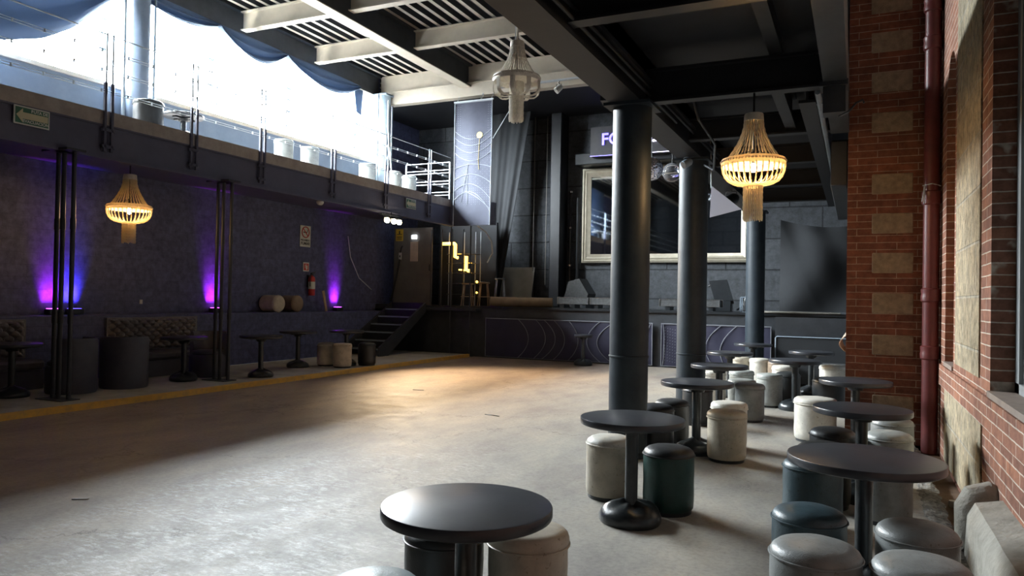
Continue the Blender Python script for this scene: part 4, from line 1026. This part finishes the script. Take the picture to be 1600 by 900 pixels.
# stage things
lb = tag(MB().obox((-9.3, 20.1, 1.93), (.60, 0, 0), (0, .012, .004), (0, -.12, .57)).build('leaning_board', 'grey_board_pale'), 'pale board leaning on the wall at the left of the stage', 'board') if False else None
mottled('pale_board', (.50, .50, .46), (.42, .42, .38), .6, 3, bst=.1)
tag(MB().obox((-9.3, 20.1, 1.935), (.60, 0, 0), (0, .012, .003), (0, .14, .575)).build('leaning_board', 'pale_board'), 'pale board leaning on the wall at the left of the stage', 'board')
def bar_stool(x, y, label, h=.78, mat='chrome'):
    t = thing('bar_stool', label, 'stool', (x, y, 1.345), .3, 'bar stools on the stage')
    MB().lathe([(0, h-.03), (.16, h-.03), (.17, h-.01), (.15, h+.01), (0, h+.012)], n=24).build('seat', 'chrome' if mat == 'chrome' else 'pale_wood', t)
    for k in range(4):
        a = pi/4+pi/2*k
        MB().tube([(.13*cos(a), .13*sin(a), h-.03), (.21*cos(a), .21*sin(a), 0)], .013, 8).build('leg', mat, t)
    MB().tube([(.18*cos(2*pi*i/24), .18*sin(2*pi*i/24), .26) for i in range(24)], .009, 6, closed=True).build('foot_ring', mat, t)
bar_stool(-9.05, 18.6, 'chrome bar stool in front of the leaning board')
bar_stool(-9.42, 18.35, 'wooden legged bar stool left of the chrome one', .66, 'pale_wood')
bar_stool(-9.72, 17.95, 'pale wooden bar stool under the neon rack', .62, 'pale_wood')
rl = MB().lathe([(.13, -.0), (.135, 0), (.13, 1.7), (.11, 1.7)], n=28, axis='X').lathe([(.12, 0), (.10, 1.69)], n=28, axis='X')
o = rl.build('floor_roll', 'cardboard', loc=(-9.10, 18.15, 1.345+.135), rz=radians(18)); tag(o, 'rolled tan floor covering lying on the stage', 'roll')
MB().lathe([(.128, -.004), (.02, -.002)], n=28, axis='X').build('dark_end', 'gloss_black', o)
def road_case(x0, x1, y, label, z1=.24):
    t = thing('road_case', label, 'case', ((x0+x1)/2, y, 1.36), 0, 'low road cases on the stage')
    w = (x1-x0)/2
    MB().box(-w+.02, w-.02, -.22, .22, .10, z1+.03, bev=.012).build('body', 'road_case', t)
    e = MB()
    for sx in (-1, 1):
        for yy in (-.225, .225): e.tube([(sx*(w-.015), yy, .10), (sx*(w-.015), yy, z1+.03)], .014, 6)
    for zz in (.105, z1+.028):
        for yy in (-.225, .225): e.tube([(-w+.015, yy, zz), (w-.015, yy, zz)], .009, 6)
    e.build('edge_trim', 'chrome', t)
    for sx in (-.7, .0, .7):
        MB().box(sx*w-.05, sx*w+.05, -.2, .2, 0, .10).build('caster', 'gloss_black', t)
road_case(-7.0, -6.15, 18.0, 'low worn road case at the left, next to the floor roll')
road_case(-6.12, -5.0, 18.0, 'low worn road case just left of the nearest column')
road_case(-4.35, -2.9, 18.0, 'long low road case between the first two columns')
def wedge(x, y, rz, label, z=1.345, s=1):
    t = thing('stage_monitor', label, 'speaker', (x, y, z), rz, 'wedge stage monitors')
    p = [(-.30*s, 0), (.30*s, 0), (.34*s, .12*s), (.10*s, .50*s), (-.18*s, .42*s)]
    MB().prism(p, 'Y', -.30*s, .30*s).build('cabinet', 'road_case', t)
    MB().add([(.345*s, -.26*s, .13*s), (.345*s, .26*s, .13*s), (.115*s, .26*s, .495*s), (.115*s, -.26*s, .495*s)], [(0, 1, 2, 3)]).build('grille', 'gloss_black', t)
    MB().tube([(-.24*s, -.1*s, .3*s), (-.27*s, 0, .3*s), (-.24*s, .1*s, .3*s)], .012).build('handle', 'chrome', t)
wedge(-6.95, 19.3, radians(0), 'grey wedge monitor behind the left road cases', 1.60, 1.1)
MB_s = tag(MB().box(-7.4, -6.5, 18.95, 19.65, 1.345, 1.60, bev=.01).build('monitor_riser', 'road_case'), 'dark riser under the grey wedge monitor', 'riser')
ms_ = thing('folding_stand', 'angular black folding stand right of the second column', 'stand', (-2.95, 18.9, 1.345))
MB().obox((-.1, 0, .48), (.22, 0, .02), (0, .02, 0), (.09, 0, -.30)).tube([(-.42, 0, .62), (-.2, 0, .78)], .02).build('arm', 'gloss_black', ms_)
MB().box(-.25, .15, -.15, .15, 0, .28, bev=.01).build('base_box', 'gloss_black', ms_)
cg = thing('wire_cage', 'small wire cage box on the stage by the farthest column', 'cage', (-2.25, 18.3, 1.345))
for x in (-.24, .24):
    for y in (-.15, .15): MB().tube([(x, y, 0), (x, y, .35)], .012, 6).build('upright', 'grey_post', cg)
for z in (.0, .35): MB().tube([(-.24, -.15, z+.01), (.24, -.15, z+.01), (.24, .15, z+.01), (-.24, .15, z+.01)], .012, 6, closed=True).build('rim', 'grey_post', cg)
MB().box(-.18, .16, -.1, .1, 0.0, .28, bev=.02).build('inner_box', 'road_case', cg)
tag(MB().tube([(-2.6, 20.4, 2.6), (-2.62, 20.4, 1.9), (-2.7, 20.3, 1.5), (-2.85, 20.1, 1.38)], .025).build('black_cable', 'gloss_black'), 'black cable hanging on the wall below the mirror', 'cable')
# cloth over right rear
mb = MB()
def drp(u, v):
    x = -1.62+1.75*u; z = 3.52-.16*u-(2.12-.16*u)*v
    f = .07*sin(u*6+v*4.5)*(.25+v)+.035*sin(u*13-v*5)*(1-v)+.03*abs(sin(u*4-v*2))
    return (x, 18.2+f-.12*sin(pi*u)*sin(pi*v), z-.10*sin(pi*u)*(1-v))
mb.grid(drp, 60, 30, thick=(0, .015, 0)); tag(mb.build('black_curtain', 'black_drape'), 'large black curtain hanging at the right rear beside the pier', 'curtain')
tag(MB().box(-1.95, -.3, 17.50, 17.75, 1.362, 1.40, bev=.01).build('rough_slab', 'curb_concrete'), 'bright rough edge slab on the stage lip below the curtain', 'slab')
# small cloth at pier
cl = MB(); cl.grid(lambda u, v: (-.11-.075*sin(pi*min(1, v*1.1))*(1-.4*u), 9.64+.10*u+.02*sin(v*9), 1.22-.22*v+.04*u), 8, 10, thick=(.01, 0, 0))
tag(cl.build('hanging_cloth', 'paper'), 'small pale pink cloth poking out at the corner of the brick pier', 'cloth')

# mirror ball, globe, projector lights on the big beam
mbll = thing('mirror_ball', 'blue lit mirror ball peeking out behind the nearest column', 'mirror ball', (-3.40, 13.2, 3.98))
MB().ball((0, 0, 0), .21, 28).build('ball', 'mirror_tiles', mbll); MB().tube([(0, 0, .2), (0, 0, 3.75)], .008).build('cord', 'gloss_black', mbll)
cgb = thing('clear_globe', 'clear glass globe hanging left of the second column', 'globe', (-2.98, 13.0, 3.86))
MB().ball((0, 0, 0), .17, 28).build('globe', 'clear_globe', cgb); MB().tube([(0, 0, .16), (0, 0, 3.87)], .008).build('cord', 'gloss_black', cgb)
def par(x, y, z, label, aim, s=1, mat='gloss_black'):
    t = thing('stage_spotlight', label, 'spotlight', (x, y, z), 0, 'small spotlights on the beams')
    d = Vector(aim).normalized(); c = Vector((0, 0, -.12*s))
    MB().tube([c-d*.09*s, c-d*.05*s, c+d*.09*s], [.04*s, .065*s, .075*s], 16).build('can', mat, t)
    MB().tube([(-.06*s, 0, -.10*s), (-.06*s, 0, -.02*s), (.06*s, 0, -.02*s), (.06*s, 0, -.10*s)], .008*s, 6).tube([(0, 0, -.02*s), (0, 0, .05*s)], .012*s).build('yoke', 'chrome', t)
    MB().tube([c+d*.091*s, c+d*.094*s], .066*s, 16).build('lens', 'chrome', t)
par(-2.14, 10.25, 3.60, 'small spotlight clamped at the top of the second column', (-.6, -.6, -.5), .8, 'grey_post')
par(-2.05, 13.6, 3.60, 'black spotlight next to the white hanging pennant', (-.6, -.5, -.4), 1.5)
par(-5.0, 12.6, 5.55, 'small white spotlight hanging under the lighting pipe, right of the white chandelier', (-.5, -.4, -.6), .8, 'white_plastic')
par(-4.2, 12.6, 5.55, 'small white spotlight at the right end of the lighting pipe', (.5, -.4, -.6), 1.1, 'white_plastic')
tag(MB().tube([(-6.2, 12.6, 5.60), (-3.5, 12.6, 5.62)], .024).tube([(-5.9, 12.6, 5.6), (-5.9, 12.6, 7.2)], .008).tube([(-3.8, 12.6, 5.6), (-3.8, 12.6, 7.2)], .008).build('lighting_pipe', 'rail_metal'), 'level white lighting pipe hanging right of the white chandelier', 'pipe')
tag(MB().obox((-2.38, 7.6, 3.80), (.12, .02, 0), (-.02, .14, 0), (0, 0, .10)).build('black_speaker', 'gloss_black'), 'small black speaker box beside the top of the nearest column', 'speaker')
pn = MB(); pn.prism([(-2.0, 3.34), (-2.02, 2.86), (-1.55, 2.96)], 'Y', 11.30, 11.31)
pn.v = [(x, y+.05*sin(x*9), z) for x, y, z in pn.v]
pno = tag(pn.build('white_pennant', 'white_cloth'), 'crumpled white triangular cloth left of the lit right chandelier', 'cloth')
MB().tube([(-2.0, 11.31, 3.3), (-2.02, 11.4, 3.7), (-2.05, 11.45, 4.1)], .008).build('cord', 'rail_metal', pno)
tag(MB().tube([(-1.60, 7.6, 3.9), (-1.52, 7.8, 3.5), (-1.45, 8.4, 3.35), (-1.6, 9.2, 3.2), (-1.9, 10.2, 3.45)], .014, 6).build('loose_cable', 'gloss_black'), 'loose black cable hanging by the second column top', 'cable')

# ================================================================ RIGHT WALL PARTS
dpipe = thing('downpipe', 'dark red cast iron downpipe in the corner of brick pier and wall', 'pipe', (.748, 9.47, 0))
MB().tube([(0, 0, -.05), (0, 0, 7.6)], .080, 28).build('pipe', 'red_pipe', dpipe)
for z in (4.55, 4.98, 2.83-.02, 1.72, 1.08):
    MB().lathe([(.080, z-.09), (.096, z-.075), (.098, z-.02), (.092, z), (.097, z+.03), (.097, z+.055), (.080, z+.07)], n=28).build('collar', 'red_pipe', dpipe)
MB().tube([(-.09, -.02, 2.94), (0, -.1, 2.95), (.09, -.02, 2.93)], .007).tube([(-.07, -.06, 2.94), (-.10, -.1, 2.75)], .006).tube([(-.07, -.06, 2.94), (-.08, -.1, 2.72)], .006).build('wire_tie', 'rail_metal', dpipe)
el = thing('elbow_pipe', 'crusty stubby elbow pipe at the end of the concrete curb', 'pipe', (.80, 5.78, 0))
MB().tube([(.06, .02, .30), (.0, .01, .335), (-.06, 0, .315), (-.095, 0, .25), (-.10, 0, .12), (-.10, 0, -.06)], [.10, .105, .105, .10, .09, .085], 20).build('elbow', 'curb_concrete', el)
tag(MB().lathe([(0, 0), (.03, 0), (.035, .02), (.03, .05), (0, .055)], n=16).build('bottle_cap', 'white_plastic', loc=(.74, 7.1, -.06)), 'small white round cap lying in the gutter', 'cap')
tag(MB().tube([(.76, 7.05, -.045), (.80, 6.6, -.045), (.83, 6.2, -.045)], .012, 8).build('thin_stick', 'gloss_black'), 'thin dark stick lying in the gutter along the wall', 'stick')
hk = tag(MB().tube([(-.16, 7.3, 3.30), (-.08, 7.15, 3.30), (-.02, 7.1, 3.36), (.03, 7.1, 3.38), (.04, 7.1, 3.35)], .010, 6).build('black_hook', 'gloss_black'), 'small black wire hook at the ceiling bracket in front of the pier', 'hook')
wp = thing('window_latch', 'white plastic latch piece on the window sill at the right edge', 'latch', (1.0, 5.55, 1.012))
MB().tube([(0, -.10, .05), (0, 0, .06), (0, .12, .09)], [.03, .035, .025], 10).build('arm', 'white_plastic', wp); MB().box(-.03, .03, -.05, .05, 0, .03).build('foot', 'white_plastic', wp)
# litter on the floor
for i, (x, y, l_, a) in enumerate(((-6.72, 10.73, .10, .2), (-4.45, 8.98, .12, -.2), (-5.35, 3.75, .06, .5))):
    o = MB().box(-l_, l_, -.012, .012, .002, .008, bev=.002).build('floor_debris', 'gloss_black' if i < 2 else 'white_plastic', loc=(x, y, 0), rz=a)
    tag(o, ['dark sliver of debris on the floor beyond the pale flaky patch', 'dark sliver of debris nearer the columns', 'small white scrap on the brown part of the floor'][i], 'debris', 'floor litter')
